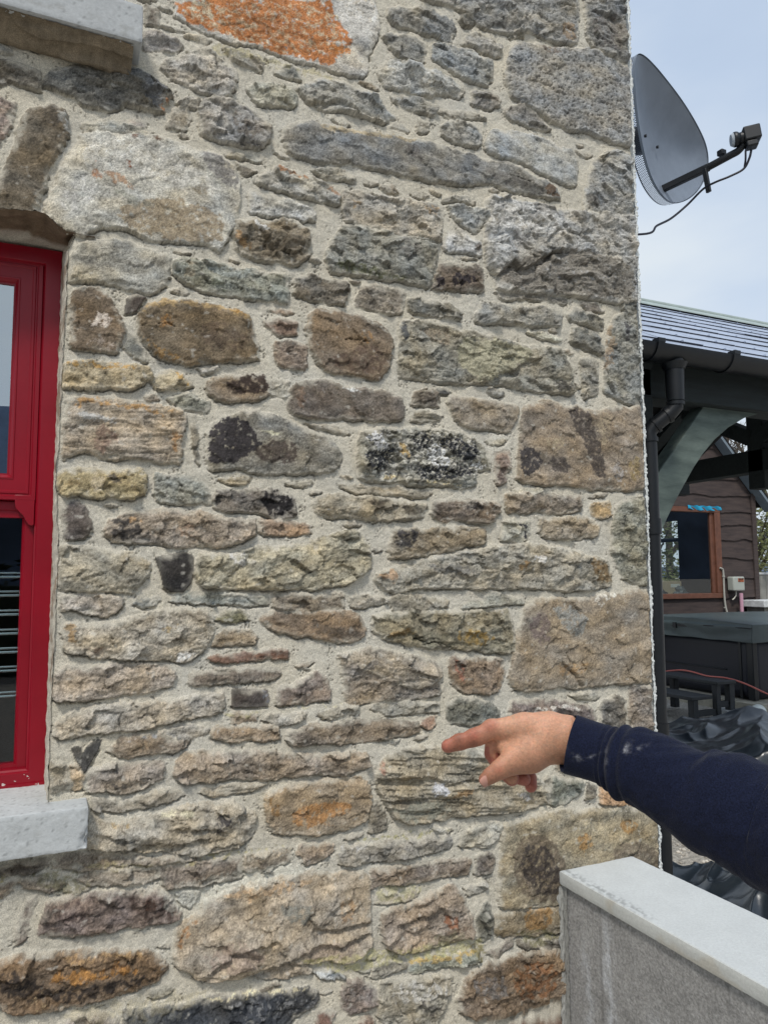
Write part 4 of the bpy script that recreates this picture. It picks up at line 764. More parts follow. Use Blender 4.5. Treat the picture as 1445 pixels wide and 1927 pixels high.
# the wall goes on beyond the picture: courses of the same rubble
FILL = [(150, 140, 122), (165, 156, 138), (138, 122, 100), (124, 112, 98), (172, 160, 140), (140, 138, 128)]
def vis(P):
    for x, z in P:
        w = np.array([x, 0, z])-CAM; dd = w@_f; px = 722.5+FPX*(w@_r)/dd; py = 963.5-FPX*(w@_u)/dd
        if -12 < px < 1300 and -12 < py < 1942 and not (px > 1060 and py > 1775): return True
    return False
zc = -0.05; k = 300
while zc < 4.3:
    hh_ = rnd.uniform(0.05, 0.13); xc = -1.35-rnd.random()*0.1
    while xc < 1.65:
        w_ = rnd.uniform(0.09, 0.30); g = rnd.uniform(0.007, 0.014); x0, x1, z0, z1 = xc+g, min(xc+w_-g, 1.65), zc+g, zc+hh_-g
        if x1-x0 > 0.03:
            P = [(x0+rnd.uniform(0, .012), z0), ((x0+x1)/2, z0-rnd.uniform(-.004, .008)), (x1-rnd.uniform(0, .012), z0+rnd.uniform(0, .012)), (x1, (z0+z1)/2), (x1-rnd.uniform(0, .02), z1), ((x0+x1)/2, z1+rnd.uniform(-.006, .006)), (x0+rnd.uniform(0, .02), z1-rnd.uniform(0, .01))]
            if not vis(P): add_stone(rnd.choice('ssrrcl'), rnd.choice(FILL), rnd.uniform(9, 18), np.array(P), k); k += 1
        xc += w_
    zc += hh_
SL = [(176, 166, 146), (158, 148, 130), (186, 180, 164), (140, 128, 110), (166, 160, 146), (150, 132, 108)]
for q in range(2600):
    x, z = rnd.uniform(-0.13, 1.62), rnd.uniform(0.5, 3.45); L_ = rnd.uniform(.010, .034); h_ = L_*rnd.uniform(.16, .42); t_ = rnd.gauss(0, .16)
    if x < 0.06 and 1.10 < z < 2.42: continue
    ok = True
    for f in (-1, -.5, 0, .5, 1):
        i, j = np.searchsorted(xs, x+f*L_*math.cos(t_)), np.searchsorted(zs, z+f*L_*math.sin(t_))
        if i >= nx or j >= nz_ or D[i, min(j+int(h_/.0023), nz_-1)] > -0.0028 or D[i, max(j-int(h_/.0023), 0)] > -0.0028 or D[i, j] > -0.004: ok = False; break
    if not ok: continue
    ca, sa = math.cos(t_), math.sin(t_); P = [(-1, rnd.uniform(-.4, .3)), (-.45, rnd.uniform(.5, 1)), (.2, rnd.uniform(.6, 1.1)), (1, rnd.uniform(-.2, .5)), (.5, rnd.uniform(-1, -.5)), (-.3, rnd.uniform(-1, -.6))]
    add_stone(rnd.choice('rrcl'), rnd.choice(SL), rnd.uniform(4, 9), np.array([(x+a*L_*ca-b*h_*sa, z+a*L_*sa+b*h_*ca) for a, b in P]), 600+q)
H -= 0.0095*gap*(D <= 0); C = C*(1-0.25*(gap*(D <= 0))[..., None])  # groove carved below each stone, its shadow line also darkened into the colour
# stains, lichen and worn patches
for k, (hd, P) in enumerate(parse(PATCHES)):
    P = chaikin(np.array([pl(x, y, -0.01)[[0, 2]] for x, y in P]), 0.25); sl = window(P, 0.03)
    kind, rgb, op, cov = hd; op = float(op); cov = float(cov)
    d = sdf(P, WX[sl]+0.011*fbm(GX[sl]*28, GZ[sl]*28, 90+k, 3), WZ[sl]+0.011*fbm(GX[sl]*28, GZ[sl]*28, 91+k, 3)); fq = 120 if (op >= 0.95 and cov <= 0.62) else 62
    n = fbm(GX[sl]*fq+k, GZ[sl]*fq, 60+k, 5, 0.62)*2.2+0.35*(wn[sl]-0.5)
    f = smooth(-0.010, 0.009, d)                       # soft footprint broken up by the noise
    thr = (cov-0.5)*1.7
    m = (smooth(-0.12, 0.14, n+thr-(1-f)*2.0) if op >= 0.95 else smooth(-0.32, 0.36, n+thr-(1-f)*1.7))*smooth(-0.012, -0.004, d)*op
    lc = C[sl]@np.array([.3, .6, .1]); lr = np.clip(lc/max(float(np.median(lc)), .02), .35, 2.2)**0.6
    if kind == 'P': m = m*smooth(-0.001, 0.003, D[sl])
    v = 1+0.40*fbm(GX[sl]*30, GZ[sl]*30, 70+k, 5, .6)+(0.12 if 0.9 < op < 0.95 else 0.28)*fbm(GX[sl]*180, GZ[sl]*180, 72+k, 2)+0.25*(wn[sl]-0.5)
    C[sl] = C[sl]*(1-m[..., None])+lin(tuple(float(q) for q in rgb.split(',')))*(v*lr)[..., None]*m[..., None]
    if kind == 'P' and sum(float(q) for q in rgb.split(','))/3 > 195: H[sl] += 0.0008*m
# cracks
for ln in CRACKS:
    P = np.array([pl(x, y, -0.012)[[0, 2]] for x, y in ln[1:]]); sl = window(P, 0.02); X, Z = WX[sl], WZ[sl]; d2 = np.full(X.shape, 1.0)
    for (ax, az), (bx, bz) in zip(P, P[1:]):
        ex, ez = bx-ax, bz-az; t = np.clip(((X-ax)*ex+(Z-az)*ez)/(ex*ex+ez*ez), 0, 1); d2 = np.minimum(d2, (X-ax-ex*t)**2+(Z-az-ez*t)**2)
    m = smooth(ln[0], 0.0, np.sqrt(d2)); H[sl] -= 0.011*m; C[sl] = C[sl]*(1-0.45*m[..., None])
# bold ledges inside single stones: (step in mm, points) the side to the right of travel is pushed back
for ln in LEDGES:
    P = np.array([pl(x, y, -0.012)[[0, 2]] for x, y in ln[2:]]); sl = window(P, 0.05); X, Z = WX[sl], WZ[sl]
    best = np.full(X.shape, 9.0); side = np.zeros(X.shape); 
    for (ax, az), (bx, bz) in zip(P, P[1:]):
        ex, ez = bx-ax, bz-az; l2 = ex*ex+ez*ez; t0 = ((X-ax)*ex+(Z-az)*ez)/l2; t = np.clip(t0, 0, 1); dd = np.hypot(X-ax-ex*t, Z-az-ez*t)
        sg = np.where((ex*(Z-az)-ez*(X-ax)) > 0, 1.0, -1.0); u = dd < best; best = np.where(u, dd, best); side = np.where(u, sg, side)
    sd_ = best*side; m = smooth(0.0015, -0.0015, sd_)*smooth(ln[1], ln[1]*0.2, -sd_*(side < 0))*smooth(0.0, 0.006, D[sl])
    H[sl] -= ln[0]*0.001*m*0.8; H[sl] += ln[0]*0.001*0.35*smooth(-0.0005, 0.002, sd_)*smooth(0.03, 0.004, sd_)*smooth(0.0, 0.006, D[sl])
# opening of the window
JX = np.array([pl(x, y)[[0, 2]] for x, y in ((150, 430), (128, 470), (124, 560), (119, 650), (114, 740), (110, 830), (103, 900), (109, 1000), (106, 1100), (102, 1200), (97, 1300), (92, 1400), (90, 1500))])[::-1]
def jamb_x(z): return np.interp(z, JX[:, 1], JX[:, 0])+0.0018*perlin(np.asarray(z)*60, np.asarray(z)*0, 3)
TZ = np.array([pl(x, y)[[0, 2]] for x, y in ((-700, 330), (0, 397), (30, 399), (70, 402), (86, 406), (105, 424), (125, 440), (155, 446))])
def top_z(x): return np.interp(x, TZ[:, 0], TZ[:, 1])+0.002*perlin(np.asarray(x)*60, np.asarray(x)*0, 5)
ZS = 1.142                    # level of the sill's back edge
hole = (GX < jamb_x(GZ)) & (GZ < top_z(GX)) & (GZ > ZS) & (GX > -0.95)
prx = smooth(0.0, 0.010, GX-jamb_x(GZ)); H = np.where((GZ < top_z(GX)) & (GZ > ZS) & (GX < 0.2), H*prx+(1-prx)*np.minimum(H, 0.0), H)
H = H*smooth(-0.002, 0.007, 1.6312-GX)+0.0
V = np.stack([GX, -H, GZ], -1).reshape(-1, 3)
idx = np.arange(nx*nz_).reshape(nx, nz_)
q = np.stack([idx[:-1, :-1], idx[1:, :-1], idx[1:, 1:], idx[:-1, 1:]], -1)
hq = hole[:-1, :-1] | hole[1:, :-1] | hole[1:, 1:] | hole[:-1, 1:]
Fq = q[~hq].reshape(-1, 4)
M_stone = mat('stone_and_mortar', (1, 1, 1), rough=0.93, noise=0.30, nscale=480, bump=0.0016, bscale=420, attr=True, spec=0.25)
house = empty('stone_house', (1.0, 0.0, 0.0), 'cottage wall of mixed rubble stone in pale lime mortar, with a red window', 'house')
np_mesh('front_wall', V, Fq, M_stone, house, col=np.clip(C, 0.012, 0.85).reshape(-1, 3))

# ------------------------------------------------------------------ house: reveal, render, sills, window
def sheet(name, fn, nu, nv, mt, parent, cfn=None, flip=False):
    u, v = np.meshgrid(np.linspace(0, 1, nu), np.linspace(0, 1, nv), indexing='ij')
    P = fn(u, v); idx = np.arange(nu*nv).reshape(nu, nv)
    F_ = np.stack([idx[:-1, :-1], idx[1:, :-1], idx[1:, 1:], idx[:-1, 1:]], -1).reshape(-1, 4)
    if flip: F_ = F_[:, ::-1]
    return np_mesh(name, np.stack(P, -1).reshape(-1, 3), F_, mt, parent, col=None if cfn is None else cfn(u, v, P).reshape(-1, 3))
def mortar_col(u, v, P):
    a, b = (P[2]*1.0, P[1]*1.0+P[0]); w = white(u.shape, 77)
    c = MORT*(1+0.16*fbm(a*30, b*30, 41, 4)+0.14*fbm(a*150, b*150, 42, 2)+0.18*(w-0.5))[..., None]
    t = smooth(0.0, 0.25, fbm(a*13, b*9, 44, 3))[..., None]*0.75
    s = lin((140, 118, 98))*(1+0.35*fbm(a*80, b*80, 45, 3))[..., None]
    return c*(1-t)+s*t
def jambf(u, v):
    z = ZS-0.01+(2.40-ZS)*u; y = 0.155*v-0.004
    x0 = jamb_x(z); x = x0*(1-v)+0.014*v+0.0035*fbm(z*40, y*40, 31, 4)*(v < 0.95)+0.0012*(v < .1)
    return x, y, z
sheet('window_reveal', jambf, 560, 40, M_stone, house, mortar_col)
def soffitf(u, v):
    x = -0.95+1.03*u; y = -0.010+0.165*v; z0 = top_z(x)+0.001
    bump = 0.010*fbm(x*14, y*16, 33, 4)+0.012*smooth(0.1, .3, perlin(x*9, y*7, 35))
    z = z0*(1-v)+2.366*v+bump*np.sin(np.pi*np.clip(v*1.02, 0, 1))
    return x, y, z
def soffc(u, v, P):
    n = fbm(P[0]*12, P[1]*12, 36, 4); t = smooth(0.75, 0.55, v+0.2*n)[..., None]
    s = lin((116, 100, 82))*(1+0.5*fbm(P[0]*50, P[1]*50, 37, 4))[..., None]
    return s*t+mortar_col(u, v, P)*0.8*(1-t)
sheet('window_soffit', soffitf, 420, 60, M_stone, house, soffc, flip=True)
# rough-cast render wrapping the gable side, its ragged white edge seen at the corner
M_render = mat('white_roughcast', (228, 230, 226), rough=0.9, noise=0.08, nscale=60, bump=0.004, bscale=160, spec=0.2)
def rendf(u, v):
    z = -0.05+4.3*u; s = v*0.10
    n1 = fbm(z*14, z*0+3, 51, 5, .65); n2 = perlin(z*90, z*0, 52)
    lft = 1.6285-0.0035*n1*2-0.003*n2*(1)
    x = np.where(s < 0.022, lft+(s/0.022)*(1.6415-lft), 1.6415); y = np.where(s < 0.022, -0.0105+0.004*(s/0.022), -0.0065+(s-0.022)*1.0)
    d = 0.0045*fbm(z*120, s*120, 53, 3)+0.004*fbm(z*36, s*36, 54, 2)
    x = x+d*(s > 0.004)*1.2; y = y-np.abs(d)*(s < 0.03)
    return x, y, z
sheet('render_edge', rendf, 1900, 26, M_render, house, flip=True)
m = MB()
def rw(u, v): 
    y = 0.066+u*5.2; z = -0.05+4.3*v; return (1.6435+0.004*float(perlin(y*20, z*20, 55)), y, z)
m.grid(rw, 80, 70).build('gable_wall', M_render, house, sm=True)
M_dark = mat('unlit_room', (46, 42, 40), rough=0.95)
M_conc = mat('cast_concrete', (197, 200, 201), rough=0.85, noise=0.16, nscale=14, bump=0.0012, bscale=140, spec=0.25)
def rough_box(name, x0, x1, y0, y1, z0, z1, mt, parent, step=0.006, amp=0.0012, cfn=None, chips=(), rnd_=0.004, slope=0.0, label=None):
    """box with softly worn arrises; chips = (x, y, z, radius)"""
    Vs, Fs, Cs = [], [], []; n0 = 0
    cen = np.array([(x0+x1)/2, (y0+y1)/2, (z0+z1)/2]); half = np.array([(x1-x0)/2, (y1-y0)/2, (z1-z0)/2])
    for ax in range(3):
        for sg in (-1, 1):
            a, b = [i for i in range(3) if i != ax]
            na, nb = max(2, int(2*half[a]/step)), max(2, int(2*half[b]/step))
            ga, gb = np.meshgrid(np.linspace(-1, 1, na+1), np.linspace(-1, 1, nb+1), indexing='ij')
            P = np.zeros(ga.shape+(3,)); P[..., a] = ga*half[a]; P[..., b] = gb*half[b]; P[..., ax] = sg*half[ax]
            inner = np.clip(P, -(half-rnd_), half-rnd_); dv = P-inner; l = np.linalg.norm(dv, axis=-1, keepdims=True); P = inner+dv/np.maximum(l, 1e-9)*rnd_
            W = P+cen; d = amp*fbm(W[..., 0]*22+W[..., 2]*9, W[..., 1]*22+W[..., 2]*22, 61, 4)+amp*0.5*perlin(W[..., 0]*130+W[..., 1]*60, W[..., 2]*130+W[..., 1]*50, 62)
            nrm = dv/np.maximum(l, 1e-9); W = W+nrm*d[..., None]
            for (cx, cy, cz, r) in chips:
                q = W-np.array([cx, cy, cz]); dist = np.linalg.norm(q, axis=-1)+0.006*perlin(W[..., 0]*60+5, W[..., 2]*60+W[..., 1]*40, 63)
                k = np.clip((r-dist), 0, None); W = W-nrm*(k*0.8)[..., None]
            W[..., 2] += slope*(W[..., 1]-y0)*(W[..., 2] > cen[2])
            idx = np.arange(ga.size).reshape(ga.shape)+n0; q = np.stack([idx[:-1, :-1], idx[1:, :-1], idx[1:, 1:], idx[:-1, 1:]], -1).reshape(-1, 4)
            flip = (sg > 0) ^ (ax == 1)
            Fs.append(q if flip else q[:, ::-1]); Vs.append(W.reshape(-1, 3)); n0 += ga.size
            if cfn is not None: Cs.append(cfn(W.reshape(-1, 3)))
    o = np_mesh(name, np.concatenate(Vs), np.concatenate(Fs), mt, parent, col=np.concatenate(Cs) if Cs else None)
    if label: o['label'] = label
    return o
M_cattr = mat('weathered_concrete', (1, 1, 1), rough=0.88, noise=0.06, nscale=160, bump=0.0010, bscale=260, attr=True, spec=0.25)
def sillc(base, dirt):
    def f(W):
        x, y, z = W[:, 0], W[:, 1], W[:, 2]
        n = fbm(x*16+z*3, z*22+y*8, 64, 5); c = lin(base)*(1+0.11*n+0.09*fbm(x*90, z*90+y*60, 65, 3))[:, None]
        k = smooth(0.035, 0.0, np.abs(fbm(x*9+3, z*14+y*6, 66, 3)))*smooth(-0.1, 0.2, n); c = c*(1+0.12*k[:, None])
        t = smooth(0.2, 0.45, fbm(x*30+8, z*40+y*40, 67, 4))[:, None]*dirt; c = c*(1-t)+lin((120, 116, 106))*t
        s = smooth(0.42, 0.5, fbm(x*110, z*110+y*110, 68, 2))[:, None]; return c*(1-0.35*s)
    return f
rough_box('window_sill', -1.05, 0.0955, -0.06, 0.15, 1.066, 1.1485, M_cattr, house, step=0.004, cfn=sillc((186, 189, 189), 0.18), chips=((0.096, -0.062, 1.082, 0.016), (0.097, -0.06, 1.10, 0.010), (0.080, -0.064, 1.072, 0.010), (0.03, -0.064, 1.149, 0.003)), slope=0.045, label='pale concrete sill under the red window')
rough_box('window_sill', -1.3, 0.162, -0.08, 0.02, 2.778, 2.866, M_cattr, house, step=0.005, cfn=sillc((176, 179, 180), 0.3), chips=((0.164, -0.08, 2.776, 0.008),), label='grey concrete sill of the window above, at the top edge')
# stone ledge and old mortar tucked beneath the upper sill
def undf(u, v):
    x = -1.3+1.445*u; a = v*0.11; y = -0.070+0.066*v; z = 2.776-0.034*smooth(0.15, 0.9, v)+0.014*fbm(x*9, y*14+3, 81, 4)*np.sin(np.pi*v)+0.004*fbm(x*50, y*50, 82, 3)
    z = z-0.012*smooth(.0, .15, perlin(x*6, v*3, 84))*np.sin(np.pi*v)
    return x, y, z
def undc(u, v, P):
    n = fbm(P[0]*14, P[1]*20, 83, 4)[..., None]; return lin((128, 116, 98))*(1+0.5*n)*(1+0.4*fbm(P[0]*70, P[1]*70, 85, 3)[..., None])
sheet('bedding_mortar', undf, 420, 40, M_stone, house, undc, flip=True)
# red window ---------------------------------------------------------
def mat_red():
    m = mat('red_gloss_paint', (136, 4, 28), rough=0.34, noise=0.10, nscale=5, bump=0.0003, bscale=40, spec=0.45)
    t = m.node_tree; b = t.nodes['Principled BSDF']; L = t.links.new
    co = N(t, 'ShaderNodeTexCoord'); n = N(t, 'ShaderNodeTexNoise'); n.inputs['Scale'].default_value = 55; n.inputs['Detail'].default_value = 4; L(co.outputs['Object'], n.inputs['Vector'])
    s = N(t, 'ShaderNodeSeparateXYZ'); L(co.outputs['Object'], s.inputs[0])
    r = N(t, 'ShaderNodeMapRange'); r.inputs['From Min'].default_value = 1.155; r.inputs['From Max'].default_value = 1.215; r.inputs['To Min'].default_value = 0.58; r.inputs['To Max'].default_value = 0.80; L(s.outputs['Z'], r.inputs['Value'])
    c = N(t, 'ShaderNodeMath'); c.operation = 'GREATER_THAN'; L(n.outputs['Fac'], c.inputs[0]); L(r.outputs[0], c.inputs[1])
    x = N(t, 'ShaderNodeMix'); x.data_type = 'RGBA'; L(c.outputs[0], x.inputs[0]); old = b.inputs['Base Color'].links[0].from_socket; L(old, x.inputs[6]); x.inputs[7].default_value = (.62, .58, .55, 1); L(x.outputs[2], b.inputs['Base Color'])
    rr = N(t, 'ShaderNodeMapRange'); rr.inputs['To Min'].default_value = 0.34; rr.inputs['To Max'].default_value = 0.8; L(c.outputs[0], rr.inputs['Value']); L(rr.outputs[0], b.inputs['Roughness'])
    return m
M_red = mat_red()
def frame_sweep(mb, x0, x1, z0, z1, prof):
    rings = []
    for o, y in prof: rings.append([mb.bm.verts.new((x, y, z)) for x, z in ((x0+o, z0+o), (x1-o, z0+o), (x1-o, z1-o), (x0+o, z1-o))])
    for A, B in zip(rings, rings[1:]):
        for k in range(4): mb.bm.faces.new((A[k], A[(k+1) % 4], B[(k+1) % 4], B[k]))
    return mb
XW0, XW1, ZW0, ZW1 = -0.93, 0.017, 1.150, 2.362
ZM = 1.778
m = MB(); frame_sweep(m, XW0, XW1, ZW0, ZW1, [(-.002, .20), (0, .132), (.002, .130), (.034, .130), (.0365, .133), (.0365, .139), (.040, .142), (.040, .20)])
m.box(XW0, XW1-0.002, 0.1245, 0.136, ZW0-0.004, ZW0+0.012)
win = m.build('window', M_red, house, sm=True)
def MW(mb, name, mt, **k):
    o = mb.build(name, mt, None, **k); o.parent = win; o.matrix_parent_inverse = Matrix.Identity(4); return o
up = MB(); frame_sweep(up, XW0+.039, XW1-.039, ZM, ZW1-.028, [(0, .17), (0, .139), (.001, .1375), (.009, .1375), (.011, .1405), (.0135, .1405), (.0155, .1385), (.020, .1385), (.0215, .140), (.046, .140), (.0475, .1385), (.0505, .1385), (.0525, .142), (.055, .144), (.057, .150), (.060, .150), (.060, .162)])
MW(up, 'sash', M_red, sm=True)
lo = MB(); frame_sweep(lo, XW0+.037, XW1-.0395, ZW0+.012, ZM-.0015, [(0, .19), (0, .156), (.0015, .1545), (.019, .1545), (.0215, .158), (.025, .164), (.0262, .176)])
lo.box(XW0+.037, XW1-.0395, .158, .186, ZM-.038, ZM-.0015); lo.box(XW0+.037, XW1-.0395, .1560, .186, ZW0+.012, ZW0+.050)
MW(lo, 'sash', M_red, sm=True)
for xc, sg in ((XW1-.0405, -1), (XW0+.0405, 1)):      # sash horns
    h = MB(); pr = [(0, ZM+.012), (0, ZM-.055), (.004, ZM-.0565), (.011, ZM-.055), (.017, ZM-.045), (.023, ZM-.034), (.031, ZM-.026), (.038, ZM-.018), (.040, ZM-.006), (.041, ZM+.012)]
    h.quadprism([(xc+sg*a, .1378, z) for a, z in pr], (0, .016, 0)); MW(h, 'sash_horn', M_red, bevel=.0012)
# glass: coated double glazing, mirror-like against a dark room
def glass(name, tint=(0.95, 0.98, 1.0), refl=0.42, rough=0.0):
    m = bpy.data.materials.new(name); m.use_nodes = True; t = m.node_tree; t.nodes.clear(); L = t.links.new
    o = N(t, 'ShaderNodeOutputMaterial'); g = N(t, 'ShaderNodeBsdfGlossy'); tr = N(t, 'ShaderNodeBsdfTransparent'); x = N(t, 'ShaderNodeMixShader'); fr = N(t, 'ShaderNodeFresnel'); mr = N(t, 'ShaderNodeMath')
    g.inputs['Roughness'].default_value = rough; g.inputs['Color'].default_value = (*tint, 1); tr.inputs['Color'].default_value = (.8, .84, .84, 1)
    fr.inputs['IOR'].default_value = 1.5; mr.operation = 'ADD'; mr.use_clamp = True; mr.inputs[1].default_value = refl; L(fr.outputs[0], mr.inputs[0]); ge = N(t, 'ShaderNodeNewGeometry'); bk = N(t, 'ShaderNodeMath'); bk.operation = 'SUBTRACT'; bk.use_clamp = True; L(mr.outputs[0], bk.inputs[0]); L(ge.outputs['Backfacing'], bk.inputs[1]); L(bk.outputs[0], x.inputs[0]); L(tr.outputs[0], x.inputs[1]); L(g.outputs[0], x.inputs[2]); L(x.outputs[0], o.inputs[0]); return m
M_glass = glass('window_glass', tint=(0.86, 0.94, 1.0)); M_glass2 = glass('window_glass_lower', refl=0.02)
g = MB(); g.box(XW0+.095, XW1-.098, .1565, .1605, ZM+.055, ZW1-.084); MW(g, 'pane', M_glass)
g = MB(); g.box(XW0+.060, XW1-.064, .170, .174, ZW0+.035, ZM-.036); MW(g, 'pane', M_glass2)
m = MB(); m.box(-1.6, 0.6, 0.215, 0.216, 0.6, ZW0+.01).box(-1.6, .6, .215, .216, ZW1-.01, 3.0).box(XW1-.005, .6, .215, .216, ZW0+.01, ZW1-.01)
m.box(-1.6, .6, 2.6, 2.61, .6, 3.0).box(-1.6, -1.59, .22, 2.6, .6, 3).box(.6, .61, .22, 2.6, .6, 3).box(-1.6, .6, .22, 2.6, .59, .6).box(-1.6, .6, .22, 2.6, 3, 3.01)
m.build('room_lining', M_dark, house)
# metal rack standing on the inside of the window
M_steel = mat('polished_steel', (200, 205, 206), rough=0.22, metal=1.0)
rk = empty('metal_rack', (-0.4, 0.27, 1.16), 'silver rack of paired horizontal rails seen through the lower pane of the red window', 'rack')
m = MB()
for i, y in enumerate((1078, 1113, 1149, 1185, 1220, 1255, 1303)):
    z = pl(10, y, .27)[2]
    m = MB(); m.tube([(-.75, .27, z), (-.02, .27, z)], .0032, 10); m.tube([(-.75, .272, z-.0095), (-.02, .272, z-.0095)], .0042, 10); m.build('rail', M_steel, rk, sm=True)
for x in (-.74, -.03):
    m = MB(); m.tube([(x, .279, 1.16), (x, .279, 1.70)], .007, 12); m.build('upright', M_steel, rk, sm=True)
ct = empty('armchair', (-0.35, 0.9, 0.6), 'dark brown rounded chair back low behind the lower pane of the red window', 'chair')
M_lea = mat('brown_leather', (70, 52, 44), rough=0.5, noise=0.2, nscale=30, bump=0.001, bscale=90)
m = MB(); m.grid(lambda u, v: (-0.75+0.75*u+0.03*math.sin(v*9), 0.75+0.12*math.cos(v*3.14), 0.62+0.72*math.sin(math.pi*(0.12+0.5*u))**0.7*math.sin(v*1.57+.02)), 24, 20).build('backrest', M_lea, ct, sm=True)
m = MB(); m.box(-.8, 0, .8, 1.4, .6, .95); m.build('seat', M_lea, ct, bevel=.05)

# ------------------------------------------------------------------ garden wall with coping
gw = empty('garden_wall', (1.40, -0.9, 0.0), 'low wall of grey concrete block butted against the stone house, with a smooth pale coping', 'wall')
def blockc(W):
    x, y, z = W[:, 0], W[:, 1], W[:, 2]; n = fbm(y*9, z*7, 101, 4)
    c = lin((152, 151, 149))*(1+0.26*n+0.16*fbm(y*38, z*38, 102, 4)+0.22*(np.random.default_rng(3).random(len(x))-.5))[:, None]
    for yc, w, a, zt in ((-0.183, .016, .8, .80), (-0.10, .016, .55, .72), (-0.345, .030, .6, .66), (-0.484, .028, .5, .68), (-0.565, .018, .6, .72), (-.72, .04, .4, .7), (-1.0, .05, .4, .7)):
        s = np.exp(-((y-yc+0.02*perlin(z*9, z*0+yc*9, 103))/w)**2)*smooth(zt, zt-.12, z)*smooth(-0.35, 0.15, fbm(y*50, z*22, 104, 4))*a; c = c*(1-s[:, None])+lin((196, 199, 203))*s[:, None]
    jt = 0
    for yc in (-0.157, -0.542, -0.982):
        jt = np.maximum(jt, smooth(.0045, .0015, np.abs(y-yc)))
    for zc in (0.56, 0.335, 0.11): jt = np.maximum(jt, 0.5*smooth(.006, .002, np.abs(z-zc)+.002*perlin(y*30, z*0, 105)))
    return c*(1-0.32*jt*smooth(-.4, .2, fbm(y*20, z*20, 106, 2)))[:, None]
M_block = mat('concrete_block_face', (1, 1, 1), rough=0.92, noise=0.34, nscale=150, bump=0.0022, bscale=190, attr=True, spec=0.2, fac=(.3, .7), detail=9.0)
rough_box('block_wall', 1.286, 1.50, -1.75, -0.004, -0.02, 0.784, M_block, gw, step=0.005, amp=0.0025, cfn=blockc)
def copc(W):
    x, y, z = W[:, 0], W[:, 1], W[:, 2]; n = fbm(x*12, y*9, 111, 4)
    c = lin((200, 204, 204))*(1+0.07*n+0.03*fbm(x*70, y*60, 112, 3))[:, None]
    k = smooth(0.026, 0.0, np.abs(x-1.292))*smooth(-0.36, -0.30, y)*smooth(0.815, .8175, z)*smooth(-0.15, .2, fbm(x*90, y*60, 113, 4)); c = c*(1-.42*k[:, None])
    f = (x < 1.277)[:, None]; c = np.where(f, c*np.array([.93, .91, .87])*(1+0.10*fbm(y*12, z*60, 114, 3))[:, None], c)
    st = smooth(.2, .45, fbm(y*10, z*14+4, 115, 3))[:, None]*f; return c*(1-st*.12*np.array([.6, 1, 1.5]))
rough_box('coping', 1.274, 1.528, -1.78, -0.012, 0.783, 0.818, M_cattr, gw, step=0.006, amp=0.0007, cfn=copc, rnd_=0.005)
# mortar smeared in the joint between block wall and stone
def smf(u, v):
    z = 0.02+0.76*u; a = (v-0.5)*2; x = 1.286-0.014*np.clip(-a, 0, 1)-0.014*fbm(z*16, z*0, 116, 4)*np.clip(-a, 0, 1); y = -0.012-0.022*np.clip(a, 0, 1)-0.006*(1-np.abs(a))+0.006*fbm(z*40, a*3, 117, 3)
    return x-0.004*(a > 0), y, z
sheet('joint_mortar', smf, 300, 24, M_cattr, gw, lambda u, v, P: lin((150, 150, 146))*(1+.3*fbm(P[2]*60, v*9, 118, 4)+.2*(white(u.shape, 5)-.5))[..., None])

# ------------------------------------------------------------------ the pointing arm
def surface_nets(S, org, h):
    """S: signed distance on a grid, negative inside"""
    ins = S < 0; c = [(i, j, k) for i in (0, 1) for j in (0, 1) for k in (0, 1)]
    n = np.array(S.shape)-1
    sub = lambda A, o: A[o[0]:o[0]+n[0], o[1]:o[1]+n[1], o[2]:o[2]+n[2]]
    cnt = sum(sub(ins, o).astype(np.int8) for o in c); act = (cnt > 0) & (cnt < 8)
    vid = -np.ones(act.shape, np.int64); I = np.argwhere(act); vid[act] = np.arange(len(I))
    acc = np.zeros((len(I), 3)); num = np.zeros(len(I))
    for a in c:
        for ax in range(3):
            if a[ax]: continue
            b = list(a); b[ax] = 1
            sa = S[I[:, 0]+a[0], I[:, 1]+a[1], I[:, 2]+a[2]]; sb = S[I[:, 0]+b[0], I[:, 1]+b[1], I[:, 2]+b[2]]
            m = (sa < 0) != (sb < 0); t = np.where(m, sa/np.where(m, sa-sb, 1), 0)
            p = np.array(a, float)[None]+np.zeros((len(I), 3)); p[:, ax] += t; acc[m] += p[m]; num[m] += 1
    V = (acc/num[:, None]+I)*h+org; F_ = []
    for ax in range(3):
        u, v = (ax+1) % 3, (ax+2) % 3
        sl0 = [slice(1, -1)]*3; sl0[ax] = slice(0, -1); sl1 = list(sl0); sl1[ax] = slice(1, None)
        E0 = ins[tuple(sl0)]; E1 = ins[tuple(sl1)]; X = np.argwhere(E0 != E1); off = np.array([1, 1, 1]); off[ax] = 0; X = X+off
        s = ins[X[:, 0], X[:, 1], X[:, 2]]
        def vv(du, dv):
            Y = X.copy(); Y[:, u] -= du; Y[:, v] -= dv; return vid[Y[:, 0], Y[:, 1], Y[:, 2]]
        q = np.stack([vv(1, 1), vv(0, 1), vv(0, 0), vv(1, 0)], -1); q[~s] = q[~s][:, ::-1]; F_.append(q)
    F_ = np.concatenate(F_); return V, F_[(F_ >= 0).all(1)]
SMM = 0.97/FPX*1000            # millimetres per photo pixel at the hand
def hp(px, py, z): return np.array([(px-940)*SMM, -(py-1400)*SMM, z])
def toW(P):                    # hand millimetres -> world
    px = P[:, 0]/SMM+940; py = -P[:, 1]/SMM+1400; d = 0.97-P[:, 2]/1000
    ry = _f[None]+((px-722.5)/FPX)[:, None]*_r-((py-963.5)/FPX)[:, None]*_u
    return CAM+d[:, None]*ry
def chain(pts): return [(hp(*a[:3]), a[3], hp(*b[:3]), b[3]) for a, b in zip(pts, pts[1:])]
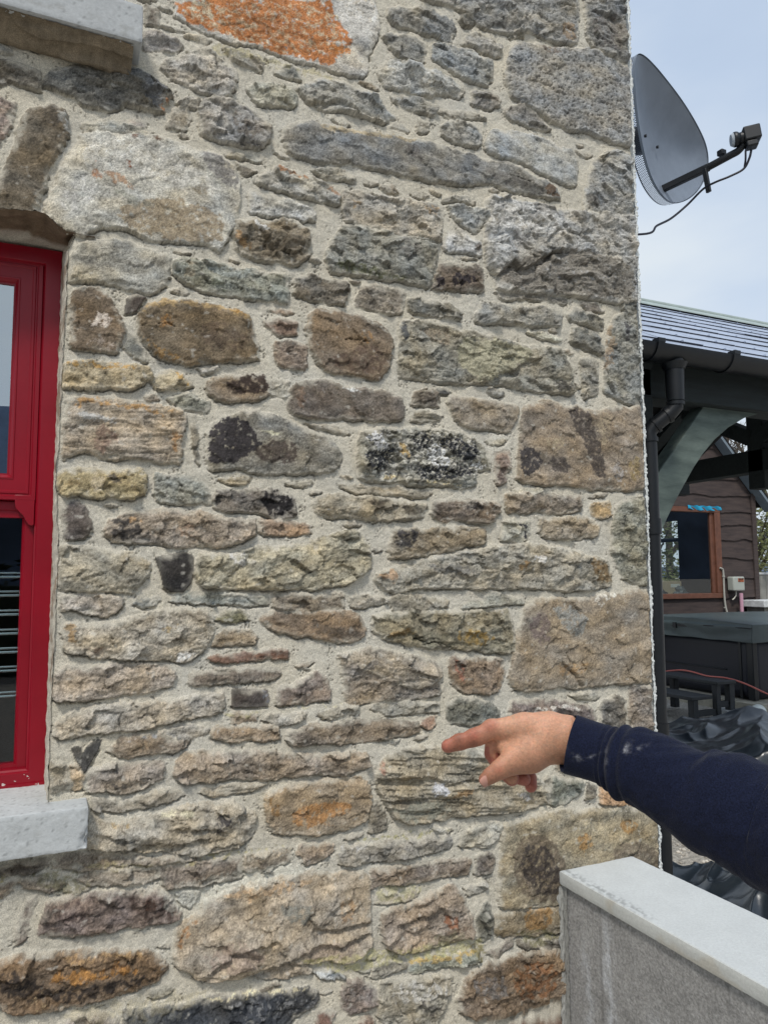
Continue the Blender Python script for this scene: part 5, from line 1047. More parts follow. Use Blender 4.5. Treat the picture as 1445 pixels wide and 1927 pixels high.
def smin(a, b, k):
    h = np.clip(0.5+0.5*(b-a)/k, 0, 1); return b*(1-h)+a*h-k*h*(1-h)
def seg(Q, a, ra, b, rb, sz=1.0):
    ab = b-a; w = np.array([1, 1, sz]); pa = (Q-a)*w; ab = ab*w; t = np.clip(pa@ab/(ab@ab), 0, 1)
    return np.linalg.norm(pa-t[..., None]*ab, axis=-1)-(ra+(rb-ra)*t)
hst = 1.15; org = np.array([-86.0, -70.0, -78.0]); dims = (int(215/hst), int(122/hst), int(112/hst))
gx, gy, gz3 = [org[i]+np.arange(dims[i])*hst for i in range(3)]
Q = np.stack(np.meshgrid(gx, gy, gz3, indexing='ij'), -1)
palm = [(c, 1.0) for c in chain([(1092, 1401, -20, 27), (1064, 1393, -18, 31.5), (1030, 1387, -18, 32)])]
palm += [(c, 1.0) for c in chain([(1030, 1376, -14, 25), (985, 1370, -10, 19.5), (930, 1371.5, -5, 12.6)])]
palm += [(c, 1.0) for c in chain([(1030, 1376, -24, 24), (930, 1372, -22, 13)])]
palm += [(c, 1.0) for c in chain([(1030, 1380, -34, 21), (942, 1380, -38, 12.5)])]
palm += [(c, 1.0) for c in chain([(1030, 1388, -40, 18), (962, 1390, -50, 11.5)])]
palm += [(c, 1.0) for c in chain([(1028, 1398, -12, 28), (995, 1419, -9, 25.5), (968, 1431, -3, 18), (950, 1442, 3, 13.6)])]
palm += [(c, 1.0) for c in chain([(985, 1400, -12, 22), (950, 1402, -14, 13)])]
S = None
for (a, ra, b, rb), _ in palm:
    d = seg(Q, a, ra, b, rb); S = d if S is None else smin(S, d, 7.0)
def finger(pts, k=2.0, bumps=()):
    s = None
    for a, ra, b, rb in chain(pts):
        d = seg(Q, a, ra, b, rb); s = d if s is None else smin(s, d, k)
    for (px, py, z, r) in bumps: s = smin(s, np.linalg.norm(Q-hp(px, py, z), axis=-1)-r, 4.0)
    return s
idx_ = finger([(925, 1374, -4, 12.6), (900, 1385.5, -1, 12.2), (888, 1390, 0, 11.2), (866, 1396.5, 1, 10.6), (843, 1404, 2, 9.2)], 3.0, ((922, 1369, -2, 11.0), (890, 1387, 2, 10.8), (863, 1395, 3, 9.9)))
thb = finger([(955, 1439, 2, 14.0), (938, 1450, 5, 12.4), (925, 1458, 6, 11.0), (914, 1466.5, 6, 9.6)], 3.0, ((940, 1447, 7, 11.6),))
mid = finger([(930, 1376, -22, 12), (926, 1418, -24, 10.4), (942, 1446, -24, 9.6), (963, 1466, -20, 9.4)], 1.5)
rng_ = finger([(944, 1384, -38, 11.5), (948, 1440, -42, 10), (972, 1462, -38, 9.2), (986, 1467, -34, 8.6)], 1.5)
pky = finger([(962, 1394, -52, 11), (978, 1446, -60, 9), (997, 1464, -54, 8.6), (999, 1480.5, -48, 8.0)], 1.5)
for s_, k_ in ((idx_, 5.0), (thb, 5.0), (mid, 2.2), (rng_, 2.0), (pky, 2.0)): S = smin(S, s_, k_)
# creases: where the thumb's base folds against the palm, finger joints, nail grooves
def groove(S, pts, w, dep):
    for a, ra, b, rb in chain([(x, y, z, w) for x, y, z in pts]):
        d = seg(Q, a, w, b, w); S = S+dep*np.clip(1-np.maximum(d+w, 0)/(2.2*w), 0, 1)**2
    return S
S = groove(S, [(971, 1456, 14), (975, 1468, 12)], 1.6, 1.1); S = groove(S, [(977, 1457, 14), (982, 1466, 12)], 1.4, .9)
S = groove(S, [(964, 1448, 17), (968, 1462, 15)], 1.3, .5)
S = groove(S, [(866, 1403, 11), (869, 1409, 9)], 1.3, .8); S = groove(S, [(893, 1399, 12), (896, 1406, 9)], 1.6, .9); S = groove(S, [(889, 1401, 11), (891, 1406, 9)], 1.2, .6)
S = groove(S, [(860, 1386, 12), (862, 1393, 13)], 1.2, .45); S = groove(S, [(864, 1385, 12), (866, 1392, 13)], 1.2, .45)
S = groove(S, [(928, 1449, 17), (934, 1459, 17)], 1.2, .6); S = groove(S, [(932, 1446, 17.5), (938, 1456, 17.5)], 1.2, .5); S = groove(S, [(936, 1443, 18), (942, 1453, 18)], 1.2, .45)
V, Fh = surface_nets(S, org, hst)
# relax
nb = np.zeros_like(V); 
E_ = np.unique(np.sort(np.concatenate([Fh[:, [0, 1]], Fh[:, [1, 2]], Fh[:, [2, 3]], Fh[:, [3, 0]]]), 1), axis=0); deg = np.bincount(E_.ravel(), minlength=len(V))[:, None]
for it in range(5):
    nb[:] = 0; np.add.at(nb, E_[:, 0], V[E_[:, 1]]); np.add.at(nb, E_[:, 1], V[E_[:, 0]]); V = V*0.45+0.55*nb/np.maximum(deg, 1)
px = V[:, 0]/SMM+940; py = -V[:, 1]/SMM+1400
f1 = fbm(V[:, 0]*.05+V[:, 2]*.03, V[:, 1]*.05-V[:, 2]*.02, 201, 4); f2 = fbm(V[:, 0]*.45+V[:, 2]*.2, V[:, 1]*.45-V[:, 2]*.3, 202, 3)
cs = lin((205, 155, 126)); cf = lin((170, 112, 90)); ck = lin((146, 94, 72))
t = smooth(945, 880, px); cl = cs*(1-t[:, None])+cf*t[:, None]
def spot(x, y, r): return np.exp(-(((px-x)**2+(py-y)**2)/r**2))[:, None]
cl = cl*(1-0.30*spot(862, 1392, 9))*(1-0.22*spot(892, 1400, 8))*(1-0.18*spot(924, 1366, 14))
low = smooth(1400, 1470, py)[:, None]*0.45; cl = cl*(1-low)+ck*low  # shading of the hand's lower side put into the skin colour
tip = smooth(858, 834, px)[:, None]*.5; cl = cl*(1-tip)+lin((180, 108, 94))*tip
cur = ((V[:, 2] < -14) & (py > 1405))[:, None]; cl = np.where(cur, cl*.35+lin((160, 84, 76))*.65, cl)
fr = smooth(.35, .55, fbm(V[:, 0]*.33+5, V[:, 1]*.33+V[:, 2]*.3, 204, 2))[:, None]*.18; cl = cl*(1-fr*np.array([.6, 1, 1.1]))
f3 = fbm(V[:, 0]*.12+V[:, 2]*.1, V[:, 1]*.12-V[:, 2]*.1, 206, 4); cl = cl*(1+0.16*f1+0.07*f2+0.16*f3)[:, None]*(1+f3[:, None]*np.array([-.05, -.10, -.12]))
nrmd = 0.30*f2-0.35*np.abs(fbm(V[:, 0]*.22+V[:, 2]*.1, V[:, 1]*.60, 207, 3))*smooth(950, 1000, px)-0.5*np.abs(perlin(V[:, 0]*.75, V[:, 1]*.18, 208))*(np.exp(-((px-892)/8)**2)+np.exp(-((px-863)/6)**2))+0.12*fbm(V[:, 0]*.9+V[:, 2]*.5, V[:, 1]*.9+V[:, 2]*.4, 205, 2)
V2 = V.copy(); V2[:, 2] += nrmd*1.25
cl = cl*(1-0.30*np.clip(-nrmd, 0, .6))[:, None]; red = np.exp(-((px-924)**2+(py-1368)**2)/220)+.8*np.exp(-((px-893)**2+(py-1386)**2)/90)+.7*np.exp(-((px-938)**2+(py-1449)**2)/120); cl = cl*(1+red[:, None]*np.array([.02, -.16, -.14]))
vn = smooth(.10, .0, np.abs(fbm(V[:, 0]*.045+V[:, 1]*.02, V[:, 1]*.07, 212, 2)))*smooth(935, 965, px)*smooth(1430, 1400, py); cl = cl*(1-vn[:, None]*np.array([.10, .03, .0]))
M_skin = mat('skin', (1, 1, 1), rough=0.52, noise=0.10, nscale=320, bump=0.00045, bscale=900, attr=True, sss=0.35, spec=0.35)
person = empty('person', tuple(at(1700, 1660, 0.68)), 'outstretched arm in a navy sweatshirt, index finger pointing at the stone wall', 'person')
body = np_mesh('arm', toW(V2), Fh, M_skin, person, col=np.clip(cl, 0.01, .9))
M_nail = mat('finger_nail', (198, 148, 132), rough=0.35, noise=0.05, nscale=200, spec=0.5)
def nailf(u, v):
    a = (u-.5)*2; b = (v-.5)*2; w = 1-0.25*np.clip(b, 0, 1)**2
    ax = np.array([-.72, -.55, .0]); ax /= np.linalg.norm(ax); sd2 = np.array([-.50, .62, .45]); sd2 -= ax*(sd2@ax); sd2 /= np.linalg.norm(sd2); up2 = np.cross(ax, sd2); up2 *= np.sign(up2[2])
    c = hp(911.5, 1465.5, 6.0)
    ra = 10.3; th = a*0.86*np.sqrt(np.clip(1-np.abs(b)**4*0.55, 0, 1)); rr = ra-0.9*b*b+0.1
    P = c[:, None, None]+ax[:, None, None]*(b*6.4+1.2)+sd2[:, None, None]*(np.sin(th)*rr)+up2[:, None, None]*(np.cos(th)*rr)
    W = toW(np.stack([P[0].ravel(), P[1].ravel(), P[2].ravel()], -1)).reshape(u.shape+(3,)); return W[..., 0], W[..., 1], W[..., 2]
# sleeve
ST_ = [(1069, 1399, 58.5, .968), (1085, 1404, 57.5, .963), (1108, 1411, 56.5, .955), (1130, 1418, 57, .948), (1146, 1424, 59, .942), (1158, 1429, 65, .937), (1172, 1433, 70, .932), (1195, 1440, 75, .922), (1240, 1461, 86, .905), (1308, 1498, 99, .878), (1385, 1527, 112, .850), (1445, 1556, 122, .828), (1560, 1606, 140, .775), (1700, 1660, 170, .70), (1850, 1700, 205, .61)]
SA = np.array(ST_, float); kk = np.concatenate([[0], np.cumsum(np.hypot(np.diff(SA[:, 0]), np.diff(SA[:, 1])))])
ns_, nt_ = 560, 260; sv = np.linspace(0, kk[-1], ns_)
def cub(t, T, Y):      # monotone-ish smooth interpolation
    y = np.interp(t, T, Y); w = 9; tt = np.pad(y, w, mode='edge'); return np.convolve(tt, np.ones(2*w+1)/(2*w+1), 'valid')
PX, PY, HH, DD = [cub(sv, kk, SA[:, i]) for i in range(4)]; PX[0], PY[0] = SA[0, 0], SA[0, 1]
cen = np.array([at(a, b, d) for a, b, d in zip(PX, PY, DD)]); tg = np.gradient(cen, axis=0); tg /= np.linalg.norm(tg, axis=1, keepdims=True)
for _ in range(3): tg[1:-1] = (tg[:-2]+tg[1:-1]*2+tg[2:])/4
tg /= np.linalg.norm(tg, axis=1, keepdims=True)
upv = np.array([0, 0, 1.0]); sv2 = np.cross(tg, upv); sv2 /= np.linalg.norm(sv2, axis=1, keepdims=True); uv2 = np.cross(sv2, tg)
tilt = np.abs(np.gradient(PY)/np.hypot(np.gradient(PX), np.gradient(PY))); cosang = np.sqrt(1-tilt**2)
RR = HH*cosang*DD/FPX*1.0
th = np.linspace(0, 2*np.pi, nt_, endpoint=False)
S_, T_ = np.meshgrid(sv, th, indexing='ij'); mm = S_*0.00068*1000       # along the sleeve in mm
cT, sT = np.cos(T_), np.sin(T_)            # sT = 1 up
def per(fn): return fn(mm, cT*3, sT*3)
disp = np.zeros_like(mm)
ru = mm+5*sT+3*cT+2.0*perlin(cT*1.3+9, sT*1.3, 301)
for pos, wd, am in ((49, 2.2, 1.6), (53.5, 1.5, -1.8), (58, 2.4, 1.6), (62.5, 2.4, -4.2), (71, 6.0, 4.6), (83, 5.5, -3.4), (93, 7, 2.0)):
    disp += am*np.exp(-((ru-pos)/wd)**2)*(0.8+0.4*perlin(cT*1.2+pos, sT*1.2, 302))
fold = smooth(60, 110, mm)
w1 = fbm(mm*.016+cT*.9+2, sT*1.3-mm*.006, 303, 3); w2 = ridged(mm*.020+sT*1.1, cT*1.2+sT*.6+5, 304, 2)
disp += fold*(5.0*w1+1.6*(w2-.4)*smooth(-.3, .4, fbm(mm*.01, sT+cT, 305, 2)))+smooth(40, 0, mm)*0.5*fbm(mm*.06, sT*2+cT, 306, 3)
disp += 0.10*fbm(mm*.9, T_*30, 307, 2)
disp -= 1.4*np.exp(-(mm/1.6)**2)
R_ = RR[:, None]+disp/1000
P = cen[:, None]+R_[..., None]*(cT[..., None]*sv2[:, None]*0.93+sT[..., None]*uv2[:, None])
# turned-in hem inside the cuff
inn = [cen[0]+tg[0]*a for a in (0.0006, .012, .03)]; IR = [RR[0]-.0022, RR[0]-.0032, RR[0]-.006]
rings = [np.array([c+r*(math.cos(t)*sv2[0]*.93+math.sin(t)*uv2[0]) for t in th]) for c, r in zip(inn, IR)][::-1]
P = np.concatenate([np.array(rings), P]); n1, n2 = P.shape[:2]
idx = np.arange(n1*n2).reshape(n1, n2); nx_ = np.roll(idx, -1, 1)
Fs = np.stack([idx[:-1], idx[1:], nx_[1:], nx_[:-1]], -1).reshape(-1, 4)
cm = lin((22, 27, 46))*np.ones((n1, n2, 1)); wpx = np.concatenate([np.zeros(3), PX])[:, None]+np.zeros((n1, n2)); 
MM = np.concatenate([np.zeros((3, nt_)), mm]); SN = np.concatenate([np.zeros((3, nt_)), sT]); CS = np.concatenate([np.zeros((3, nt_)), cT])
cm = cm*(1+0.10*fbm(MM*.05, SN*2+CS, 310, 4)+0.10*(white((n1, n2), 9)-.5))[..., None]
proj = P-CAM; dd = proj@_f; qx = 722.5+FPX*(proj@_r)/dd; qy = 963.5-FPX*(proj@_u)/dd; nearv = (np.einsum('ijk,k->ij', P-np.concatenate([cen[:3], cen])[:, None], -_f) > 0)
def smudge(x, y, rx, ry, ang, op):
    a = math.radians(ang); X = (qx-x)*math.cos(a)+(qy-y)*math.sin(a); Y = -(qx-x)*math.sin(a)+(qy-y)*math.cos(a)
    return np.exp(-((X/rx)**2+(Y/ry)**2))*smooth(-.25, .35, fbm(qx*.09, qy*.09, 311, 4))*op*nearv
for s in ((1178, 1408, 12, 5, -55, .42), (1200, 1410, 16, 4, -25, .22), (1083, 1425, 9, 5, 20, .30), (1112, 1424, 16, 3, -20, .16), (1140, 1425, 3, 22, 0, .14), (1060, 1405, 6, 12, 0, .12)):
    m_ = smudge(*s)[..., None]; cm = cm*(1-m_)+lin((196, 196, 200))*m_
M_navy = mat('navy_sweatshirt', (1, 1, 1), rough=0.95, noise=0.5, nscale=620, bump=0.0010, bscale=700, attr=True, spec=0.15)
M_navy.node_tree.nodes['Principled BSDF'].inputs['Sheen Weight'].default_value = 0.10; M_navy.node_tree.nodes['Principled BSDF'].inputs['Sheen Roughness'].default_value = 0.4
np_mesh('sleeve', P.reshape(-1, 3), Fs, M_navy, person, col=cm.reshape(-1, 3))
nm = sheet('thumb_nail', nailf, 15, 15, M_nail, None); nm.parent = body; nm.matrix_parent_inverse = Matrix.Identity(4)

# ------------------------------------------------------------------ satellite dish on the gable
M_dish = mat('dish_grey_paint', (122, 132, 146), rough=0.45, noise=0.10, nscale=9, bump=0.0002, bscale=300, spec=0.5)
M_black = mat('black_plastic', (24, 27, 31), rough=0.42, noise=0.1, nscale=20, spec=0.45)
M_cable = mat('black_cable', (16, 18, 34), rough=0.5)
dc = at(1262, 245, 2.9); v_ = dc-CAM; v_ /= np.linalg.norm(v_); rr_ = _r-v_*(_r@v_); rr_ /= np.linalg.norm(rr_); uu_ = np.cross(rr_, v_)
n_ = 0.40*(-v_)+0.917*(0.95*rr_+0.31*uu_); n_ /= np.linalg.norm(n_)
ma = 0.30*rr_-0.954*uu_; ma = ma-n_*(ma@n_); ma /= np.linalg.norm(ma); mb_ = np.cross(n_, ma)
if mb_@rr_ < 0: mb_ = -mb_
dish = empty('satellite_dish', tuple(dc-n_*.12), 'dark grey mesh satellite dish fixed to the side of the stone house', 'satellite dish')
DEP = 0.060
RIM = [(1199.6, 102.4), (1211, 106.5), (1232, 127), (1254, 154), (1277, 184), (1298, 216), (1315, 247), (1325.6, 272), (1330, 297), (1328.5, 320), (1321, 342), (1308, 362), (1290, 376), (1270, 382), (1254, 376), (1239, 360), (1225, 335), (1214, 302), (1205, 262), (1198, 217), (1194, 175), (1192, 139), (1193.5, 113)]
RP = [CAM+ray(a, b)*float((dc-CAM)@n_)/float(ray(a, b)@n_) for a, b in RIM]; RP = smoothpath(RP+[RP[0]], 5)[:-1]; NR = len(RP)

for _ in range(6): RP = [(RP[k-1]+RP[k]*2+RP[(k+1) % NR])/4 for k in range(NR)]
RC = sum(RP, Vector((0, 0, 0)))/NR; nV = Vector(n_)
def dpt(r, k, off=0.0): return RC+(RP[k]-RC)*r+nV*(DEP*(r*r-1)+off)
def ringmesh(mb, rows):
    R0 = [[mb.bm.verts.new(p) for p in row] for row in rows]
    for A, B in zip(R0, R0[1:]):
        for k in range(len(A)): mb.bm.faces.new((A[k], A[(k+1) % len(A)], B[(k+1) % len(B)], B[k]))
    return R0
TH = list(range(NR))
m = MB(); R0 = ringmesh(m, [[dpt(r, t) for t in TH] for r in np.linspace(1, .03, 20)]); m.bm.faces.new(R0[-1])
R1 = ringmesh(m, [[dpt(r, t, -.006) for t in TH] for r in np.linspace(.03, 1, 20)]); m.bm.faces.new(R1[0][::-1])
for k in range(NR): m.bm.faces.new((R0[0][k], R1[-1][k], R1[-1][(k+1) % NR], R0[0][(k+1) % NR]))
m.build('reflector', M_dish, dish, sm=True)
m = MB(); NK = NR*4
def dq(k4, r, off):
    k = k4//4; f = (k4 % 4)/4; return dpt(r, k % NR, off)*(1-f)+dpt(r, (k+1) % NR, off)*f
FR = [[m.bm.verts.new(dq(k, 1+.004*math.sin(j/9*3.1), -.002-.044*j/9)) for k in range(NK)] for j in range(10)]
for j in range(9):
    for k in range(NK):
        if (j+k) % 2 or j in (0, 8): m.bm.faces.new((FR[j][k], FR[j][(k+1) % NK], FR[j+1][(k+1) % NK], FR[j+1][k]))
m.build('mesh_flange', mat('dark_flange', (62, 70, 84), rough=.5), dish)
m = MB(); ringmesh(m, [[dpt(1.012, t, a) for t in TH] for a in (.003, -.006)]+[[dpt(.985, t, -.004) for t in TH]]); m.build('rim', M_dish, dish, sm=True)
for a, b, rr0 in ((1213, 256, .75), (1235.5, 277, .45), (1302, 309, .7)):
    p = Vector(CAM+ray(a, b)*float((np.array(RC+nV*(DEP*(rr0**2-1)))-CAM)@n_)/float(ray(a, b)@n_)); m = MB(); m.tube([p-nV*.002, p+nV*.006], .006, 10); m.build('bolt', M_black, dish, bevel=.001)
hb = dc-n_*.075
wallp = Vector((1.66, 0.42, float(dc[2]-.02)))
m = MB(); m.tube([hb, hb-n_*.07], .055, 14); m.tube([Vector(hb-n_*.05), wallp+Vector((.05, -.02, 0)), wallp], .020, 12); m.box(1.656, 1.672, .30, .54, wallp.z-.12, wallp.z+.12)
m.build('wall_bracket', M_black, dish, bevel=.003)
A0, A1, A2, A3 = at(1246, 356, 2.93), at(1330, 316, 2.80), at(1372, 293, 2.745), at(1398, 272, 2.72)
m = MB(); m.beam(A0, A1+(A1-A0)*.04, .020, .026); m.build('arm', M_black, dish, bevel=.003)
m = MB(); m.tube(smoothpath([A1-(A1-A0)*.05, A2, at(1388, 284, 2.73), A3], 6), .0135, 12); m.build('arm_end', M_black, dish, sm=True)
m = MB(); m.beam(at(1325, 318, 2.79), at(1333, 362, 2.79), .018, .012); m.box(-.012, .012, -.012, .012, -.01, .01, Matrix.Translation(at(1357, 288, 2.765))); m.build('clamp', M_black, dish, bevel=.002)
L0, L1, L2 = at(1377, 264, 2.72), at(1392, 260, 2.715), at(1428, 252, 2.70); ld = Vector(L2-L0).normalized()
lnb = MB(); L0v = Vector(L0)
lnb.tube([L0v, L0v+ld*.006, L0v+ld*.010, L0v+ld*.018, L0v+ld*.024, L0v+ld*.034], [.023, .0265, .027, .0265, .019, .017], 20); lnb.tube([L0v+ld*.022, L0v+ld*.040], .021, 18)
q = ld.to_track_quat('X', 'Z').to_matrix().to_4x4(); q.translation = L0v+ld*.036
lnb.box(0, .058, -.024, .024, -.022, .030, q); q2 = q.copy(); q2.translation = L0v+ld*.040; lnb.box(0, .040, -.020, .020, -.046, -.0225, q2)
lo_ = lnb.build('receiver', M_black, dish, bevel=.006)
m = MB(); m.tube([L0v-ld*.005, L0v+ld*.003], [.020, .0245], 20); mo = m.build('receiver_cap', mat('pale_plastic', (170, 178, 186), rough=.4), None, sm=True); mo.parent = lo_; mo.matrix_parent_inverse = Matrix.Identity(4)
m = MB(); m.tube(smoothpath([at(1413, 281, 2.70), at(1409, 298, 2.70), at(1398, 318, 2.71), at(1372, 332, 2.72), at(1345, 343, 2.74), at(1322, 356, 2.78), at(1292, 386, 2.82), at(1262, 411, 2.8), at(1235, 425, 2.75), at(1215, 440, 2.70), (1.665, .25, float(at(1198, 456, 2.62)[2]))], 7), .0042, 8)
m.tube(smoothpath([at(1402, 283, 2.70), at(1402, 300, 2.70), at(1400, 314, 2.71)], 5), .0035, 8); m.build('cable', M_cable, dish, sm=True)

# ------------------------------------------------------------------ ground
M_gravel = mat('gravel_ground', (182, 177, 168), rough=0.95, noise=0.4, nscale=45, bump=0.02, bscale=70, c2=None, spec=0.2)
def gz_(x, y): return 0.16*float(smooth(3.8, 6.2, x+0.15*y))
xs_ = [-400, -120, -40, -12, -4, 0, 1.5]+[1.5+.12*i for i in range(1, 60)]+[10, 14, 22, 40, 100, 400]; ys_ = [-400, -120, -40, -15, -6, -2.5]+[-2.0+.12*i for i in range(0, 72)]+[8, 10, 14, 22, 40, 100, 400]
Xg, Yg = np.meshgrid(np.array(xs_, float), np.array(ys_, float), indexing='ij'); Zg = 0.16*smooth(3.8, 6.2, Xg+.15*Yg)+0.02*fbm(Xg*1.5, Yg*1.5, 401, 3)*(np.abs(Xg) < 12)
Zg = Zg-0.03+0.9*smooth(8.5, 14, Yg)*smooth(4, 9, Xg)
I_ = np.arange(Xg.size).reshape(Xg.shape); g_ = np_mesh('ground', np.stack([Xg, Yg, Zg], -1), np.stack([I_[:-1, :-1], I_[1:, :-1], I_[1:, 1:], I_[:-1, 1:]], -1).reshape(-1, 4), M_gravel); g_['kind'] = 'structure'
# loose stones lying on the gravel where it shows between arm and coping
rs = random.Random(3); m = MB()
for i in range(1500):
    x = rs.uniform(2.9, 4.7); y = rs.uniform(.7, 2.9); s = rs.uniform(.006, .016); z = 0.16*float(smooth(3.8, 6.2, x+.15*y))-.025
    bmesh.ops.create_icosphere(m.bm, subdivisions=1, radius=s, matrix=Matrix.Translation((x, y, z+s*.4)) @ Matrix.Rotation(rs.random()*6, 4, 'Z') @ Matrix.Diagonal((1, rs.uniform(.6, 1), .6, 1)))
gr = m.build('gravel', mat('gravel_stone', (196, 190, 180), rough=.9, noise=.45, nscale=20), None); tag(gr, kind='stuff')
M_hill = mat('far_hill', (78, 92, 112), rough=1.0, noise=.35, nscale=.05)  # distance haze put into the blue grey of the hill
def hill(name, x0, x1, y, zt, s):
    m = MB(); m.grid(lambda u, v: (x0+(x1-x0)*u, y+(60 if y > 0 else -60)*v, -1+v*(zt*(0.75+.5*float(fbm(u*5, s*3.3, s, 3))))), 60, 12); o = m.build(name, M_hill, None, sm=True); o['kind'] = 'structure'
hill('hill', -700, 700, -230, 98, 2)
hill('hill', -250, 600, 190, 10, 3)
M_leafd = mat('dark_foliage', (46, 54, 36), rough=.8, noise=.4, nscale=6)
M_leaf = mat('olive_foliage', (96, 100, 58), rough=.75, noise=.45, nscale=9)
M_bark = mat('bark', (74, 66, 56), rough=.95, noise=.3, nscale=30, bump=.003, bscale=60)
def leafcloud(m, c, rad, n, size, rs, flat=1.0):
    for i in range(n):
        while True:
            p = Vector((rs.uniform(-1, 1), rs.uniform(-1, 1), rs.uniform(-1, 1)))
            if p.length < 1: break
        p = Vector(c)+Vector((p.x*rad[0], p.y*rad[1], p.z*rad[2])); a = Vector((rs.gauss(0, 1), rs.gauss(0, 1), rs.gauss(0, 1)*flat)).normalized(); b = a.orthogonal().normalized(); s = size*rs.uniform(.6, 1.4)
        v = [m.bm.verts.new(p+a*s), m.bm.verts.new(p+b*s*.45), m.bm.verts.new(p-a*s), m.bm.verts.new(p-b*s*.45)]; m.bm.faces.new(v)
rs = random.Random(11)
hg = MB(); 
for i in range(60): leafcloud(hg, (-14+i*.5, -12.5+rs.uniform(-.3, .3), .95+rs.uniform(-.1, .15)), (.6, .7, 1.0), 70, .10, rs)
hg.box(-14, 16, -12.9, -12.2, 0, 1.5); o = hg.build('hedge', M_leafd, None); tag(o, 'long dark clipped hedge reflected in the lower pane of the red window', 'hedge')

# ------------------------------------------------------------------ open timber shelter
M_slate = mat('sky_sheen_slate', (162, 172, 190), rough=0.38, noise=0.10, nscale=5, bump=0.0006, bscale=60, spec=0.6)  # base colour lightened to carry the sky's reflection on the dark slates
M_ridge = mat('ridge_cap', (158, 170, 165), rough=0.5, noise=.1, nscale=10)
M_tim = mat('dark_stained_timber', (30, 38, 39), rough=0.8, noise=.25, nscale=6, stretch=(1, 8, 8), bump=.001, bscale=30)
M_brace = mat('weathered_green_timber', (106, 119, 113), rough=0.8, c2=(72, 84, 81), nscale=5, stretch=(1.2, 5, 5), bump=.0008, bscale=30, fac=(.3, .7))
M_raw = mat('raw_batten', (120, 98, 74), rough=.85, noise=.2, nscale=12)
M_under = mat('roof_underside', (26, 26, 26), rough=.95)
sh = empty('timber_shelter', (4.0, 2.5, 0.1), 'open timber shelter with blue grey slate roof, black gutter and curved green braces', 'shelter')
YE, ZE, YR, ZR = 0.86, 2.668, 2.50, 3.665; sl_ = math.hypot(YR-YE, ZR-ZE); ud = Vector((0, (YR-YE)/sl_, (ZR-ZE)/sl_)); nd = Vector((0, -(ZR-ZE)/sl_, (YR-YE)/sl_)); XS0, XS1 = 1.72, 6.1
m = MB(); rs = random.Random(8); nc = 9; gauge = sl_/nc
for side in (1, -1):
    for c in range(nc):
        x = XS0-(.15 if c % 2 else 0)
        while x < XS1:
            w = .30; j = rs.uniform(-.0015, .0015); a = c*gauge+rs.uniform(-.002, .002); lift = .0095+rs.uniform(0, .003)+(.004 if rs.random() < .04 else 0)
            P = []
            for (dx, du, dn) in ((.001, 0, lift), (w-.001, 0, lift), (w-.001, gauge*1.06, .004), (.001, gauge*1.06, .004)):
                p = Vector((min(max(x+dx, XS0), XS1), YE, ZE))+ud*(a+du)+nd*dn; 
                if side < 0: p.y = 2*YR-p.y
                P.append(p)
            if P[1].x-P[0].x > .01:
                no = nd if side > 0 else Vector((0, -nd.y, nd.z)); m.quadprism(P, no*-.0075, dark0=True)
                if side > 0:
                    hk = Vector((x+w/2, YE, ZE))+ud*(a-.001)+nd*(lift+.002)
                    if XS0 < hk.x < XS1: m.box(hk.x-.003, hk.x+.003, hk.y-.006, hk.y+.012, hk.z-.004, hk.z+.004)
            x += w
o = m.build('slate_roof', M_slate, sh); o.data.materials.append(mat('slate_edge', (52, 56, 66), rough=.7))
m = MB()
for sd_ in (1, -1):
    a = Vector((0, YE, ZE))-nd*.012; b = Vector((0, YR, ZR))-nd*.012
    ya, yb = (a.y, b.y) if sd_ > 0 else (2*YR-a.y, 2*YR-b.y)
    m.quadprism([(XS0+.01, ya, a.z), (XS1-.01, ya, a.z), (XS1-.01, yb, b.z), (XS0+.01, yb, b.z)], (0, 0, -.03))
m.build('roof_boarding', M_under, sh)
m = MB()
for sd_ in (1, -1): m.quadprism([(XS0, YR, ZR+.035), (XS1, YR, ZR+.035), (XS1, YR-sd_*.13, ZR-.045), (XS0, YR-sd_*.13, ZR-.045)], (0, sd_*-.006, -.012))
m.tube([(XS0, YR, ZR+.03), (XS1, YR, ZR+.03)], .020, 10); m.build('ridge_cap', M_ridge, sh)
# gutter with brackets
def halfpipe(m, x0, x1, yc, zc, r, t=.004, n=14):
    A = []
    for x in (x0, x1):
        A.append([m.bm.verts.new((x, yc+r*math.cos(math.pi+math.pi*k/n), zc+r*math.sin(math.pi+math.pi*k/n))) for k in range(n+1)]+[m.bm.verts.new((x, yc+(r-t)*math.cos(2*math.pi-math.pi*k/n), zc+(r-t)*math.sin(2*math.pi-math.pi*k/n))) for k in range(n+1)])
    k = len(A[0])
    for i in range(k): m.bm.faces.new((A[0][i], A[1][i], A[1][(i+1) % k], A[0][(i+1) % k]))
    m.bm.faces.new(A[0][::-1]); m.bm.faces.new(A[1])
m = MB(); halfpipe(m, 1.72, 6.1, .80, 2.640, .066); gut = m.build('gutter', M_black, sh, sm=True)
for x in (2.16, 2.47, 2.94, 3.75, 4.6, 5.5):
    m = MB(); halfpipe(m, x-.02, x+.02, .80, 2.640, .073, .008); m.box(x-.02, x+.02, .725, .765, 2.64, 2.658); o = m.build('gutter_bracket', M_black, None, sm=True); o.parent = gut; o.matrix_parent_inverse = Matrix.Identity(4)
m = MB(); PT = [(2.612, .80, 2.60), (2.612, .80, 2.40), (2.600, .805, 2.365), (2.560, .84, 2.315), (2.525, .868, 2.275), (2.515, .872, 2.235), (2.507, .872, 0.02)]
